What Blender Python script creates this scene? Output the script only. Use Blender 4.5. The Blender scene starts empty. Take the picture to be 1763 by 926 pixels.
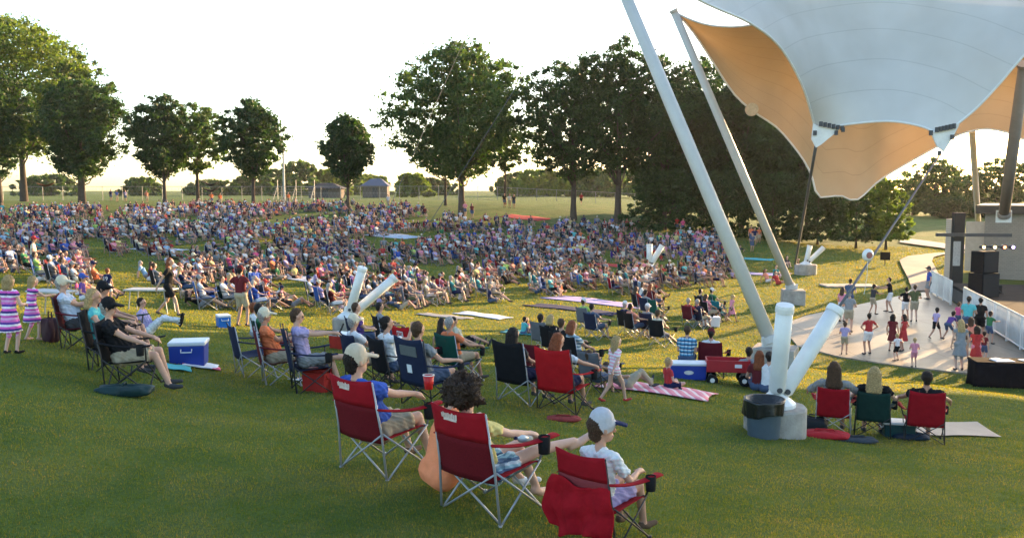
import bpy, bmesh, math, random
import numpy as np
from mathutils import Vector, Matrix
from mathutils.bvhtree import BVHTree
from math import radians as R, pi, sin, cos, atan2, hypot

random.seed(11)
EXPO = 2.1
rng = np.random.default_rng(11)
SC = bpy.context.scene
C = SC.collection

# ------------------------------------------------------------------ camera
F = 887.0
HY = 190.0
PIT = math.atan((268.5 - HY) / F)
CZ = 6.0
cam_d = bpy.data.cameras.new('camera')
cam = bpy.data.objects.new('camera', cam_d)
C.objects.link(cam)
cam.location = (0, 0, CZ)
cam.rotation_euler = (pi / 2 - PIT, 0, 0)
cam_d.sensor_fit = 'HORIZONTAL'
cam_d.sensor_width = 36
cam_d.lens = 36 * F / 1024
cam_d.clip_end = 4000
SC.camera = cam


def ray(u, v):
    """direction of the sight line through photo pixel (u, v) of the 1200 x 506 picture, with dy = 1-ish"""
    cx = (u * 1024 / 1200 - 512) / F
    cy = (268.5 - v * 537 / 506) / F
    return Vector((cx, cos(PIT) + cy * sin(PIT), -sin(PIT) + cy * cos(PIT)))


def PD(u, v, y):
    d = ray(u, v)
    t = y / d.y
    return Vector((d.x * t, y, CZ + d.z * t))


# ------------------------------------------------------------------ terrain
CTRL = [(0, 506, 2.5), (600, 506, 2.55), (1200, 506, 3.0), (0, 440, 2.4), (300, 440, 2.55), (600, 440, 2.75),
        (900, 440, 3.4), (1200, 440, 3.8), (15, 333, 2.35), (130, 370, 2.6), (180, 340, 2.85), (300, 360, 3.15),
        (430, 380, 3.0), (660, 392, 3.4), (740, 370, 3.75), (920, 408, 3.75), (1080, 415, 4.1), (1190, 420, 4.3),
        (0, 285, 2.9), (100, 285, 3.3), (200, 297, 3.7), (283, 305, 3.95), (400, 310, 4.25), (560, 320, 4.5),
        (620, 330, 4.65), (700, 310, 5.15), (800, 340, 4.9), (905, 340, 5.3), (850, 300, 5.55), (930, 286, 5.75),
        (0, 255, 3.6), (0, 235, 4.0), (0, 205, 2.9), (0, 192, 1.8), (150, 235, 4.3), (300, 250, 4.6), (400, 270, 4.9),
        (600, 262, 5.3), (750, 255, 5.7), (870, 245, 5.8), (200, 205, 3.0), (400, 208, 3.3), (560, 215, 3.9),
        (720, 218, 4.3), (860, 222, 4.7), (200, 192, 1.8), (400, 194, 2.0), (560, 198, 2.3), (720, 203, 2.9),
        (1000, 260, 5.8), (1000, 235, 5.6), (1090, 232, 5.5), (1150, 226, 5.3), (960, 228, 5.4)]
pts = []
for u, v, dr in CTRL:
    d = ray(u, v)
    t = dr / -d.z
    pts.append((atan2(d.x, d.y), math.log(hypot(d.x, d.y) * t), dr))
for b, r, dr in [(-48, 8, 2.2), (-48, 14, 2.2), (-48, 40, 3.2), (-48, 60, 3.4), (-48, 110, 1.8), (-75, 8, 2.0), (-75, 40, 2.4),
                 (-75, 110, 1.6), (-110, 10, 1.6), (-110, 60, 1.4), (46, 8, 3.2), (46, 15, 4.6), (46, 28, 5.7), (46, 60, 5.8),
                 (46, 110, 5.0), (75, 8, 3.0), (75, 15, 4.2), (75, 30, 5.5), (75, 70, 5.6), (75, 120, 5.0), (110, 10, 2.6),
                 (110, 60, 4.0), (0, 2, 1.8), (-60, 2, 1.75), (60, 2, 1.9), (110, 2, 1.8), (-110, 2, 1.6), (0, 1, 1.7),
                 (-20, 170, 1.6), (-5, 170, 1.7), (8, 170, 2.4), (-45, 170, 1.5), (20, 170, 4.4), (28, 170, 4.4), (46, 170, 4.3),
                 (12, 130, 3.6), (18, 130, 4.8)]:
    pts.append((R(b), math.log(r), dr))
pts = np.array(pts)
AX = 2.2


def _phi(q, p):
    r2 = ((q[:, None, 0] - p[None, :, 0]) * AX) ** 2 + (q[:, None, 1] - p[None, :, 1]) ** 2
    return 0.5 * r2 * np.log(r2 + 1e-12)


_n = len(pts)
_A = np.zeros((_n + 3, _n + 3))
_A[:_n, :_n] = _phi(pts[:, :2], pts[:, :2]) + np.eye(_n) * 0.01
_Pm = np.c_[np.ones(_n), pts[:, 0] * AX, pts[:, 1]]
_A[:_n, _n:] = _Pm
_A[_n:, :_n] = _Pm.T
_w = np.linalg.solve(_A, np.r_[pts[:, 2], np.zeros(3)])


def tps(b, lr):
    q = np.c_[b, lr]
    out = np.empty(len(q))
    for i in range(0, len(q), 20000):
        s = q[i:i + 20000]
        out[i:i + 20000] = _phi(s, pts[:, :2]) @ _w[:_n] + _w[_n] + s[:, 0] * AX * _w[_n + 1] + s[:, 1] * _w[_n + 2]
    return out


PZ = CZ - 5.8                                   # level of the paved dance floor


def on_plane(u, v, z=None):
    z = PZ if z is None else z
    d = ray(u, v)
    t = (z - CZ) / d.z
    return (d.x * t, d.y * t)


PLAZA_PX = [(917, 309), (925, 303), (945, 297), (990, 289.5), (1060, 277.5), (1074, 268), (1100, 268), (1114, 283),
            (1200, 330), (1240, 352), (1150, 353), (1060, 345), (985, 336), (935, 326)]
PLAZA = np.array([on_plane(*p) for p in PLAZA_PX])


def sdist(px, py, poly):
    """distance to a polygon, negative inside"""
    n = len(poly)
    dmin = np.full(px.shape, 1e9)
    ins = np.zeros(px.shape, bool)
    for i in range(n):
        ax, ay = poly[i]
        bx, by = poly[(i + 1) % n]
        ex, ey = bx - ax, by - ay
        t = np.clip(((px - ax) * ex + (py - ay) * ey) / (ex * ex + ey * ey + 1e-12), 0, 1)
        dmin = np.minimum(dmin, np.hypot(px - ax - t * ex, py - ay - t * ey))
        c = ((ay > py) != (by > py)) & (px < ex * (py - ay) / (by - ay + 1e-12) + ax)
        ins ^= c
    return np.where(ins, -dmin, dmin)


STAGE_XY = np.array([on_plane(1098, 268), on_plane(1200, 330), (60, 30), (75, 62), (31, 62)])


def sstep(a, b, x):
    t = np.clip((x - a) / (b - a), 0, 1)
    return t * t * (3 - 2 * t)


def drop_raw(b, lr):
    r = np.exp(lr)
    dr = tps(b, np.clip(lr, math.log(1.0), math.log(170)))
    far = 1.6 + 2.7 * sstep(R(3), R(18), b)
    w = sstep(math.log(120), math.log(175), lr)
    dr = dr * (1 - w) + far * w
    dr = np.clip(dr, 1.3, 6.5)
    x, y = r * np.sin(b), r * np.cos(b)
    # small natural unevenness
    dr = dr + 0.025 * np.sin(x * 1.3 + 0.7 * y) * np.sin(y * 0.9 - 0.4 * x) + 0.05 * np.sin(x * .31 + 1) * np.sin(y * .27)
    for poly in (PLAZA, STAGE_XY):
        s = sdist(x, y, poly)
        w = 1 - sstep(1.2, 6.0, s)
        dr = dr * (1 - w) + (CZ - PZ + 0.03) * w
    return dr


NB, NR = 431, 250
BV = np.linspace(R(-128), R(128), NB)
LV = np.linspace(math.log(0.9), math.log(2500), NR)
_bb, _ll = np.meshgrid(BV, LV, indexing='ij')
GZ = CZ - drop_raw(_bb.ravel(), _ll.ravel()).reshape(NB, NR)
_rr = np.exp(_ll)
TV = np.c_[(_rr * np.sin(_bb)).ravel(), (_rr * np.cos(_bb)).ravel(), GZ.ravel()]
_i = np.arange(NB * NR).reshape(NB, NR)
TF = np.stack([_i[:-1, :-1], _i[1:, :-1], _i[1:, 1:], _i[:-1, 1:]], -1).reshape(-1, 4)[:, ::-1]


def zgrid(x, y):
    b = (np.arctan2(x, y) - BV[0]) / (BV[1] - BV[0])
    l = (np.log(np.hypot(x, y)) - LV[0]) / (LV[1] - LV[0])
    i = np.clip(b.astype(int), 0, NB - 2)
    j = np.clip(l.astype(int), 0, NR - 2)
    fb, fl = b - i, l - j
    return (GZ[i, j] * (1 - fb) * (1 - fl) + GZ[i + 1, j] * fb * (1 - fl) + GZ[i, j + 1] * (1 - fb) * fl + GZ[i + 1, j + 1] * fb * fl)


def gz(x, y):
    return float(zgrid(np.array([x], float), np.array([y], float))[0])


BVH = BVHTree.FromPolygons([tuple(p) for p in TV], [tuple(f) for f in TF.tolist()])


def P(u, v):
    """the point of the ground seen at photo pixel (u, v)"""
    h = BVH.ray_cast(Vector((0, 0, CZ)), ray(u, v).normalized(), 3000)
    return h[0] if h[0] else PD(u, v, 150)


# ------------------------------------------------------------------ materials
MATS = {}


def nt(name):
    m = bpy.data.materials.new(name)
    m.use_nodes = True
    t = m.node_tree
    b = t.nodes['Principled BSDF']
    return m, t, b


def mat(name, col, rough=.8, var=.18, scale=9, bump=0, bscale=60, spec=.3, metal=0, emit=None, sheen=0, coord='Object', trans=0):
    if name in MATS:
        return MATS[name]
    m, t, b = nt(name)
    N, L = t.nodes, t.links
    tc = N.new('ShaderNodeTexCoord')
    nz = N.new('ShaderNodeTexNoise')
    nz.inputs['Scale'].default_value = scale
    nz.inputs['Detail'].default_value = 5
    nz.inputs['Roughness'].default_value = .65
    L.new(tc.outputs[coord], nz.inputs['Vector'])
    rp = N.new('ShaderNodeValToRGB')
    rp.color_ramp.elements[0].position = .3
    rp.color_ramp.elements[1].position = .7
    rp.color_ramp.elements[0].color = tuple(c * (1 - var) for c in col) + (1,)
    rp.color_ramp.elements[1].color = tuple(min(1, c * (1 + var)) for c in col) + (1,)
    L.new(nz.outputs['Fac'], rp.inputs['Fac'])
    L.new(rp.outputs['Color'], b.inputs['Base Color'])
    b.inputs['Roughness'].default_value = rough
    b.inputs['Specular IOR Level'].default_value = spec
    b.inputs['Metallic'].default_value = metal
    if sheen:
        b.inputs['Sheen Weight'].default_value = sheen
    if bump:
        n2 = N.new('ShaderNodeTexNoise')
        n2.inputs['Scale'].default_value = bscale
        n2.inputs['Detail'].default_value = 4
        L.new(tc.outputs[coord], n2.inputs['Vector'])
        bp = N.new('ShaderNodeBump')
        bp.inputs['Strength'].default_value = bump
        bp.inputs['Distance'].default_value = .02
        L.new(n2.outputs['Fac'], bp.inputs['Height'])
        L.new(bp.outputs['Normal'], b.inputs['Normal'])
    if emit:
        b.inputs['Emission Color'].default_value = tuple(emit[:3]) + (1,)
        b.inputs['Emission Strength'].default_value = emit[3]
    if trans:
        tr = N.new('ShaderNodeBsdfTranslucent')
        L.new(rp.outputs['Color'], tr.inputs['Color'])
        mx = N.new('ShaderNodeMixShader')
        mx.inputs['Fac'].default_value = trans
        L.new(b.outputs[0], mx.inputs[1])
        L.new(tr.outputs[0], mx.inputs[2])
        L.new(mx.outputs[0], N['Material Output'].inputs['Surface'])
    MATS[name] = m
    return m


def stripes_mat(name, cols, freq, axis='Z', rough=.85, plaid=None):
    """bands of colour running round the cloth"""
    m, t, b = nt(name)
    N, L = t.nodes, t.links
    tc = N.new('ShaderNodeTexCoord')
    sp = N.new('ShaderNodeSeparateXYZ')
    L.new(tc.outputs['Object'], sp.inputs[0])

    def band(ax, cc):
        mu = N.new('ShaderNodeMath'); mu.operation = 'MULTIPLY'
        mu.inputs[1].default_value = freq
        L.new(sp.outputs[ax], mu.inputs[0])
        fr = N.new('ShaderNodeMath'); fr.operation = 'FRACT'
        L.new(mu.outputs[0], fr.inputs[0])
        rp = N.new('ShaderNodeValToRGB')
        rp.color_ramp.interpolation = 'CONSTANT'
        e = rp.color_ramp.elements
        for k, c in enumerate(cc):
            if k < 2:
                el = e[k]
            else:
                el = e.new(k / len(cc))
            el.position = k / len(cc)
            el.color = tuple(c) + (1,)
        L.new(fr.outputs[0], rp.inputs['Fac'])
        return rp
    a = band(axis, cols)
    out = a.outputs['Color']
    if plaid:
        c2 = band('X' if axis == 'Z' else 'Z', plaid)
        mx = N.new('ShaderNodeMixRGB'); mx.blend_type = 'MULTIPLY'
        mx.inputs['Fac'].default_value = .8
        L.new(out, mx.inputs[1]); L.new(c2.outputs['Color'], mx.inputs[2])
        out = mx.outputs['Color']
    L.new(out, b.inputs['Base Color'])
    b.inputs['Roughness'].default_value = rough
    b.inputs['Specular IOR Level'].default_value = .2
    MATS[name] = m
    return m


# ------------------------------------------------------------------ mesh helpers
class MB:
    def __init__(s):
        s.v, s.f, s.m = [], [], []

    def add(s, vs, fs, mi=0):
        o = len(s.v)
        s.v += [tuple(p) for p in vs]
        s.f += [tuple(i + o for i in f) for f in fs]
        s.m += [mi] * len(fs)
        return s

    def box(s, c, size, rot=None, mi=0, taper=1.0):
        c = Vector(c)
        x, y, z = (k / 2 for k in size)
        vs = [Vector((a * x * (taper if e > 0 else 1), b * y * (taper if e > 0 else 1), e * z)) for e in (-1, 1) for b in (-1, 1) for a in (-1, 1)]
        if rot is not None:
            M = rot if isinstance(rot, Matrix) else Matrix.Rotation(rot, 3, 'Z')
            vs = [M @ p for p in vs]
        s.add([p + c for p in vs], [(0, 2, 3, 1), (4, 5, 7, 6), (0, 1, 5, 4), (2, 6, 7, 3), (0, 4, 6, 2), (1, 3, 7, 5)], mi)
        return s

    def tube(s, path, r, seg=8, mi=0, caps=True):
        path = [Vector(p) for p in path]
        n = len(path)
        rs = r if isinstance(r, (list, tuple)) else [r] * n
        vs, fs = [], []
        ref = None
        for i, p in enumerate(path):
            t = (path[min(i + 1, n - 1)] - path[max(i - 1, 0)]).normalized()
            if ref is None:
                ref = Vector((0, 0, 1)) if abs(t.z) < .9 else Vector((1, 0, 0))
            a = t.cross(ref).normalized()
            b = a.cross(t)
            ref = b
            for k in range(seg):
                th = 2 * pi * k / seg
                vs.append(p + (a * cos(th) + b * sin(th)) * rs[i])
        for i in range(n - 1):
            for k in range(seg):
                k2 = (k + 1) % seg
                fs.append((i * seg + k, i * seg + k2, (i + 1) * seg + k2, (i + 1) * seg + k))
        if caps:
            fs.append(tuple(range(seg))[::-1])
            fs.append(tuple(range((n - 1) * seg, n * seg)))
        s.add(vs, fs, mi)
        return s

    def lathe(s, prof, c=(0, 0, 0), seg=24, mi=0, jitter=0):
        c = Vector(c)
        vs, fs = [], []
        for (r, z) in prof:
            for k in range(seg):
                th = 2 * pi * k / seg
                rr = r * (1 + jitter * sin(k * 3.7 + z * 40) * .5 + jitter * sin(k * 7.9) * .5)
                vs.append(c + Vector((rr * cos(th), rr * sin(th), z)))
        for i in range(len(prof) - 1):
            for k in range(seg):
                k2 = (k + 1) % seg
                fs.append((i * seg + k, i * seg + k2, (i + 1) * seg + k2, (i + 1) * seg + k))
        s.add(vs, fs, mi)
        return s

    def sheet(s, fn, nu, nv, th=.006, mi=0):
        """a cloth-like sheet fn(u, v) with a thickness"""
        top = [[Vector(fn(i / nu, j / nv)) for j in range(nv + 1)] for i in range(nu + 1)]
        vs = []
        for i in range(nu + 1):
            for j in range(nv + 1):
                du = top[min(i + 1, nu)][j] - top[max(i - 1, 0)][j]
                dv = top[i][min(j + 1, nv)] - top[i][max(j - 1, 0)]
                n = du.cross(dv)
                n = n.normalized() if n.length > 1e-9 else Vector((0, 0, 1))
                vs.append(top[i][j] + n * th / 2)
                vs.append(top[i][j] - n * th / 2)

        def ix(i, j, k):
            return (i * (nv + 1) + j) * 2 + k
        fs = []
        for i in range(nu):
            for j in range(nv):
                fs.append((ix(i, j, 0), ix(i + 1, j, 0), ix(i + 1, j + 1, 0), ix(i, j + 1, 0)))
                fs.append((ix(i, j, 1), ix(i, j + 1, 1), ix(i + 1, j + 1, 1), ix(i + 1, j, 1)))
        for i in range(nu):
            for j in (0, nv):
                q = (ix(i, j, 0), ix(i, j, 1), ix(i + 1, j, 1), ix(i + 1, j, 0))
                fs.append(q if j == 0 else q[::-1])
        for j in range(nv):
            for i in (0, nu):
                q = (ix(i, j, 0), ix(i, j + 1, 0), ix(i, j + 1, 1), ix(i, j, 1))
                fs.append(q if i == 0 else q[::-1])
        s.add(vs, fs, mi)
        return s

    def mesh(s, name, mats=(None,), smooth=False, bevel=0):
        me = bpy.data.meshes.new(name)
        me.from_pydata(s.v, [], s.f)
        for m in mats:
            me.materials.append(m)
        me.polygons.foreach_set('material_index', s.m)
        if smooth:
            me.polygons.foreach_set('use_smooth', [True] * len(s.f))
        if bevel:
            bm = bmesh.new()
            bm.from_mesh(me)
            bmesh.ops.bevel(bm, geom=[e for e in bm.edges if len(e.link_faces) == 2 and e.calc_face_angle(0) > .6], offset=bevel, segments=2,
                            affect='EDGES', profile=.5)
            bm.to_mesh(me)
            bm.free()
        me.update()
        return me

    def build(s, name, mats, parent=None, smooth=False, bevel=0):
        if not isinstance(mats, (list, tuple)):
            mats = [mats]
        return link(name, s.mesh(name, mats, smooth, bevel), parent)


def link(name, me, parent=None):
    o = bpy.data.objects.new(name, me)
    C.objects.link(o)
    if parent is not None:
        o.parent = parent
    return o


def inst(name, me, parent, mats):
    """an object sharing a mesh but with materials of its own"""
    o = link(name, me, parent)
    for sl, m in zip(o.material_slots, mats):
        sl.link = 'OBJECT'
        sl.material = m
    return o


def tag(o, label=None, cat=None, group=None, kind=None):
    if label:
        o['label'] = label
    if cat:
        o['category'] = cat
    if group:
        o['group'] = group
    if kind:
        o['kind'] = kind
    return o


def thing(name, label, cat, loc=(0, 0, 0), head=0, group=None, scale=1):
    o = bpy.data.objects.new(name, None)
    o.empty_display_size = .2
    C.objects.link(o)
    o.location = loc
    o.rotation_euler = (0, 0, -R(head))
    o.scale = (scale,) * 3
    return tag(o, label, cat, group)


# ------------------------------------------------------------------ world and sun
SUN_AZ, SUN_EL = 42.0, 10.5
w = bpy.data.worlds.new('World')
SC.world = w
w.use_nodes = True
sky = w.node_tree.nodes.new('ShaderNodeTexSky')
sky.sky_type = 'NISHITA'
sky.sun_disc = False
sky.sun_elevation = R(SUN_EL)
sky.sun_rotation = R(SUN_AZ)
sky.air_density = .9
sky.dust_density = 1.1
sky.ozone_density = 1.2
bg = w.node_tree.nodes['Background']
bg.inputs['Strength'].default_value = .15
w.node_tree.links.new(sky.outputs[0], bg.inputs['Color'])
sun_d = bpy.data.lights.new('sun', 'SUN')
sun_d.energy = 4.6
sun_d.angle = R(.5)
sun_d.color = (1, .64, .32)
sun = bpy.data.objects.new('sun', sun_d)
C.objects.link(sun)
SDIR = Vector((sin(R(SUN_AZ)) * cos(R(SUN_EL)), cos(R(SUN_AZ)) * cos(R(SUN_EL)), sin(R(SUN_EL))))
sun.rotation_euler = SDIR.to_track_quat('Z', 'Y').to_euler()
sun.location = SDIR * 200
SC.view_settings.view_transform = 'Standard'
SC.view_settings.look = 'None'
SC.view_settings.exposure = EXPO
SC.view_settings.gamma = 1
SC.cycles.use_denoising = True
SC.cycles.max_bounces = 6
SC.cycles.sample_clamp_indirect = 6
MEMBRANE_T = .45
NCROWD, NPERSON = 2000, 300
SHADERS = []
HAZE = .00010

# ------------------------------------------------------------------ ground
def ground_mat():
    m, t, b = nt('lawn')
    N, L = t.nodes, t.links
    tc = N.new('ShaderNodeTexCoord')

    def noise(sc, det=6, ro=.6):
        n = N.new('ShaderNodeTexNoise')
        n.inputs['Scale'].default_value = sc
        n.inputs['Detail'].default_value = det
        n.inputs['Roughness'].default_value = ro
        L.new(tc.outputs['Object'], n.inputs['Vector'])
        return n
    r1 = N.new('ShaderNodeValToRGB')
    e = r1.color_ramp.elements
    e[0].position, e[0].color = .32, (.068, .118, .024, 1)
    e[1].position, e[1].color = .68, (.130, .175, .038, 1)
    L.new(noise(1.1).outputs['Fac'], r1.inputs['Fac'])
    r2 = N.new('ShaderNodeValToRGB')
    e = r2.color_ramp.elements
    e[0].position, e[0].color = .45, (0, 0, 0, 1)
    e[1].position, e[1].color = .75, (1, 1, 1, 1)
    L.new(noise(.35, 8, .7).outputs['Fac'], r2.inputs['Fac'])
    mx = N.new('ShaderNodeMixRGB')
    mx.inputs[2].default_value = (.17, .175, .062, 1)
    L.new(r2.outputs['Color'], mx.inputs['Fac'])
    L.new(r1.outputs['Color'], mx.inputs[1])
    fine = noise(38, 3, .7)
    m3 = N.new('ShaderNodeMixRGB'); m3.blend_type = 'MULTIPLY'
    m3.inputs['Fac'].default_value = .8
    r3 = N.new('ShaderNodeValToRGB')
    e = r3.color_ramp.elements
    e[0].position, e[0].color = .3, (.62, .62, .6, 1)
    e[1].position, e[1].color = .7, (1.25, 1.2, 1.1, 1)
    L.new(fine.outputs['Fac'], r3.inputs['Fac'])
    L.new(mx.outputs['Color'], m3.inputs[1]); L.new(r3.outputs['Color'], m3.inputs[2])
    L.new(m3.outputs['Color'], b.inputs['Base Color'])
    b.inputs['Roughness'].default_value = .95
    b.inputs['Specular IOR Level'].default_value = .1
    bp = N.new('ShaderNodeBump')
    bp.inputs['Strength'].default_value = .9
    bp.inputs['Distance'].default_value = .05
    L.new(fine.outputs['Fac'], bp.inputs['Height'])
    L.new(bp.outputs['Normal'], b.inputs['Normal'])
    return m


me = bpy.data.meshes.new('ground')
me.from_pydata(TV.tolist(), [], TF.tolist())
me.materials.append(ground_mat())
me.polygons.foreach_set('use_smooth', [True] * len(TF))
tag(link('ground', me), kind='structure')

concrete = mat('concrete', (.34, .31, .27), .8, .34, 2.2, .5, 18)
paving = mat('paving', (.245, .212, .165), .5, .16, .5, .1, 40, spec=.45)
_t = paving.node_tree
_b = _t.nodes['Principled BSDF']
_src = _b.inputs['Base Color'].links[0].from_socket
_br = _t.nodes.new('ShaderNodeTexBrick')
_br.offset = 0
_br.inputs['Scale'].default_value = .33
_br.inputs['Brick Width'].default_value = 1
_br.inputs['Row Height'].default_value = 1
_br.inputs['Mortar Size'].default_value = .008
_br.inputs['Color1'].default_value = (1, 1, 1, 1)
_br.inputs['Color2'].default_value = (.92, .92, .91, 1)
_br.inputs['Mortar'].default_value = (.55, .52, .48, 1)
_t.links.new([q for q in _t.nodes if q.type == 'TEX_COORD'][0].outputs['Object'], _br.inputs['Vector'])
_mx = _t.nodes.new('ShaderNodeMixRGB'); _mx.blend_type = 'MULTIPLY'; _mx.inputs['Fac'].default_value = 1
_t.links.new(_src, _mx.inputs[1]); _t.links.new(_br.outputs['Color'], _mx.inputs[2]); _t.links.new(_mx.outputs[0], _b.inputs['Base Color'])
asphalt = mat('asphalt path', (.29, .235, .185), .85, .12, .8, .2, 40)


def slab(name, poly, z, th, m, kind='structure'):
    b = MB()
    n = len(poly)
    b.add([(x, y, z) for x, y in poly] + [(x, y, z - th) for x, y in poly],
          [tuple(range(n))] + [((i + 1) % n, i, n + i, n + (i + 1) % n) for i in range(n)])
    o = b.build(name, m)
    if o.data.polygons[0].normal.z < 0:
        o.data.flip_normals()
    return tag(o, kind=kind)


slab('plaza', [tuple(p) for p in PLAZA], PZ + .02, .3, paving)


def ribbon(name, line, m, lift=.03, kind='structure', sub=6):
    """a path laid on the ground: line = [(left point, right point), ...] as photo pixels"""
    L0 = [(P(*a), P(*b)) for a, b in line]
    b = MB()
    rows = []
    for i in range(len(L0) - 1):
        for k in range(sub):
            t = k / sub
            rows.append((L0[i][0].lerp(L0[i + 1][0], t), L0[i][1].lerp(L0[i + 1][1], t)))
    rows.append(L0[-1])
    nc = 8
    vs = []
    for a, c in rows:
        for j in range(nc + 1):
            p = a.lerp(c, j / nc)
            vs.append((p.x, p.y, gz(p.x, p.y) + lift))
    fs = [(i * (nc + 1) + j, i * (nc + 1) + j + 1, (i + 1) * (nc + 1) + j + 1, (i + 1) * (nc + 1) + j) for i in range(len(rows) - 1) for j in range(nc)]
    b.add(vs, fs)
    o = b.build(name, m, smooth=True)
    if o.data.polygons[0].normal.z < 0:
        o.data.flip_normals()
    return tag(o, kind=kind)


ribbon('footpath', [((1069, 275), (1106, 276)), ((1064, 263), (1102, 262)), ((1057, 252), (1096, 253)), ((1054, 246), (1092, 247)), ((1064, 242), (1094, 243)), ((1090, 239.5), (1106, 240.5)),
                    ((1112, 238.2), (1120, 239.4)), ((1150, 237), (1155, 238.5))], asphalt, .12)
ribbon('service_road', [((1057, 224.5), (1054, 229)), ((1080, 227), (1076, 231.5)), ((1110, 230.5), (1108, 235)), ((1160, 233), (1160, 237))], mat('road', (.30, .27, .25), .8, .1, .3), .14)
ribbon('walkway', [((1050, 399), (1046, 410)), ((1100, 398.5), (1106, 411.5)), ((1145, 398), (1174, 412.5))], mat('walkway concrete', (.42, .34, .27), .8, .12, .8), .035)

PATHS = [PLAZA] + [np.array([[P(*q).x, P(*q).y] for q in poly]) for poly in
                   ([(1069, 275), (1064, 263), (1057, 252), (1054, 246), (1064, 242), (1090, 239.5), (1150, 237), (1155, 238.5), (1106, 240.5), (1094, 243), (1092, 247), (1096, 253), (1102, 262), (1106, 276)],
                    [(1057, 224.5), (1080, 227), (1110, 230.5), (1160, 233), (1160, 237), (1108, 235), (1076, 231.5), (1054, 229)],
                    [(1050, 399), (1145, 398), (1174, 412.5), (1106, 411.5), (1046, 410)])]


# ------------------------------------------------------------------ grass blades, thinning with distance
def grass_mat():
    m, t, b = nt('grass blades')
    N, L = t.nodes, t.links
    g = N.new('ShaderNodeNewGeometry')
    rp = N.new('ShaderNodeValToRGB')
    e = rp.color_ramp.elements
    e[0].position, e[0].color = 0, (.085, .145, .034, 1)
    e[1].position, e[1].color = .93, (.165, .215, .056, 1)
    x = e.new(.97); x.color = (.24, .21, .10, 1)
    L.new(g.outputs['Random Per Island'], rp.inputs['Fac'])
    tc = N.new('ShaderNodeTexCoord')
    nz = N.new('ShaderNodeTexNoise')
    nz.inputs['Scale'].default_value = .7
    nz.inputs['Detail'].default_value = 9
    nz.inputs['Roughness'].default_value = .78
    L.new(tc.outputs['Object'], nz.inputs['Vector'])
    r2 = N.new('ShaderNodeValToRGB')
    e = r2.color_ramp.elements
    e[0].position, e[0].color = .38, (.66, .80, .68, 1)
    e[1].position, e[1].color = .62, (1.42, 1.18, 1.30, 1)
    L.new(nz.outputs['Fac'], r2.inputs['Fac'])
    mu = N.new('ShaderNodeMixRGB'); mu.blend_type = 'MULTIPLY'; mu.inputs['Fac'].default_value = 1
    L.new(rp.outputs['Color'], mu.inputs[1]); L.new(r2.outputs['Color'], mu.inputs[2])
    L.new(mu.outputs['Color'], b.inputs['Base Color'])
    b.inputs['Roughness'].default_value = .6
    b.inputs['Specular IOR Level'].default_value = .25
    tr = N.new('ShaderNodeBsdfTranslucent')
    m2 = N.new('ShaderNodeMixRGB'); m2.blend_type = 'MULTIPLY'; m2.inputs['Fac'].default_value = 1
    m2.inputs[2].default_value = (2.2, 1.45, .16, 1)
    L.new(mu.outputs['Color'], m2.inputs[1])
    L.new(m2.outputs['Color'], tr.inputs['Color'])
    mx = N.new('ShaderNodeMixShader'); mx.inputs['Fac'].default_value = .5
    L.new(b.outputs[0], mx.inputs[1]); L.new(tr.outputs[0], mx.inputs[2])
    L.new(mx.outputs[0], N['Material Output'].inputs['Surface'])
    return m


def grass():
    n = 640000
    b = rng.uniform(R(-36), R(38), n)
    r = np.exp(rng.uniform(math.log(4.6), math.log(95), n))
    x, y = r * np.sin(b), r * np.cos(b)
    keep = np.ones(n, bool)
    for poly in PATHS + [STAGE_XY]:
        keep &= sdist(x, y, poly) > .03
    x, y, r = x[keep], y[keep], r[keep]
    n = len(x)
    z = zgrid(x, y)
    k = np.clip(r / 9, .7, 9)
    h = rng.uniform(.014, .030, n) * (.75 + .25 * k)
    wd = rng.uniform(.0035, .007, n) * k
    az = rng.uniform(0, 2 * pi, n)
    tilt = rng.uniform(.0, .9, n)
    ta = rng.uniform(0, 2 * pi, n)
    px, py = np.cos(az) * wd, np.sin(az) * wd
    tx, ty = np.cos(ta) * np.sin(tilt) * h, np.sin(ta) * np.sin(tilt) * h
    v = np.empty((n, 3, 3), np.float32)
    v[:, 0] = np.c_[x - px, y - py, z - .004]
    v[:, 1] = np.c_[x + px, y + py, z - .004]
    v[:, 2] = np.c_[x + tx, y + ty, z + np.cos(tilt) * h]
    tri_object('grass', v, grass_mat(), kind='stuff')


def poly_object(name, v, k, m, parent=None, kind=None):
    n = len(v)
    me = bpy.data.meshes.new(name)
    me.vertices.add(n * k)
    me.vertices.foreach_set('co', np.ascontiguousarray(v, np.float32).ravel())
    me.loops.add(n * k)
    me.loops.foreach_set('vertex_index', np.arange(n * k, dtype=np.int32))
    me.polygons.add(n)
    me.polygons.foreach_set('loop_start', np.arange(0, n * k, k, dtype=np.int32))
    me.polygons.foreach_set('loop_total', np.full(n, k, np.int32))
    me.materials.append(m)
    me.update()
    me.validate()
    o = link(name, me, parent)
    if kind:
        tag(o, kind=kind)
    return o


def tri_object(name, v, m, parent=None, kind=None):
    return poly_object(name, v, 3, m, parent, kind)


grass()


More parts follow.
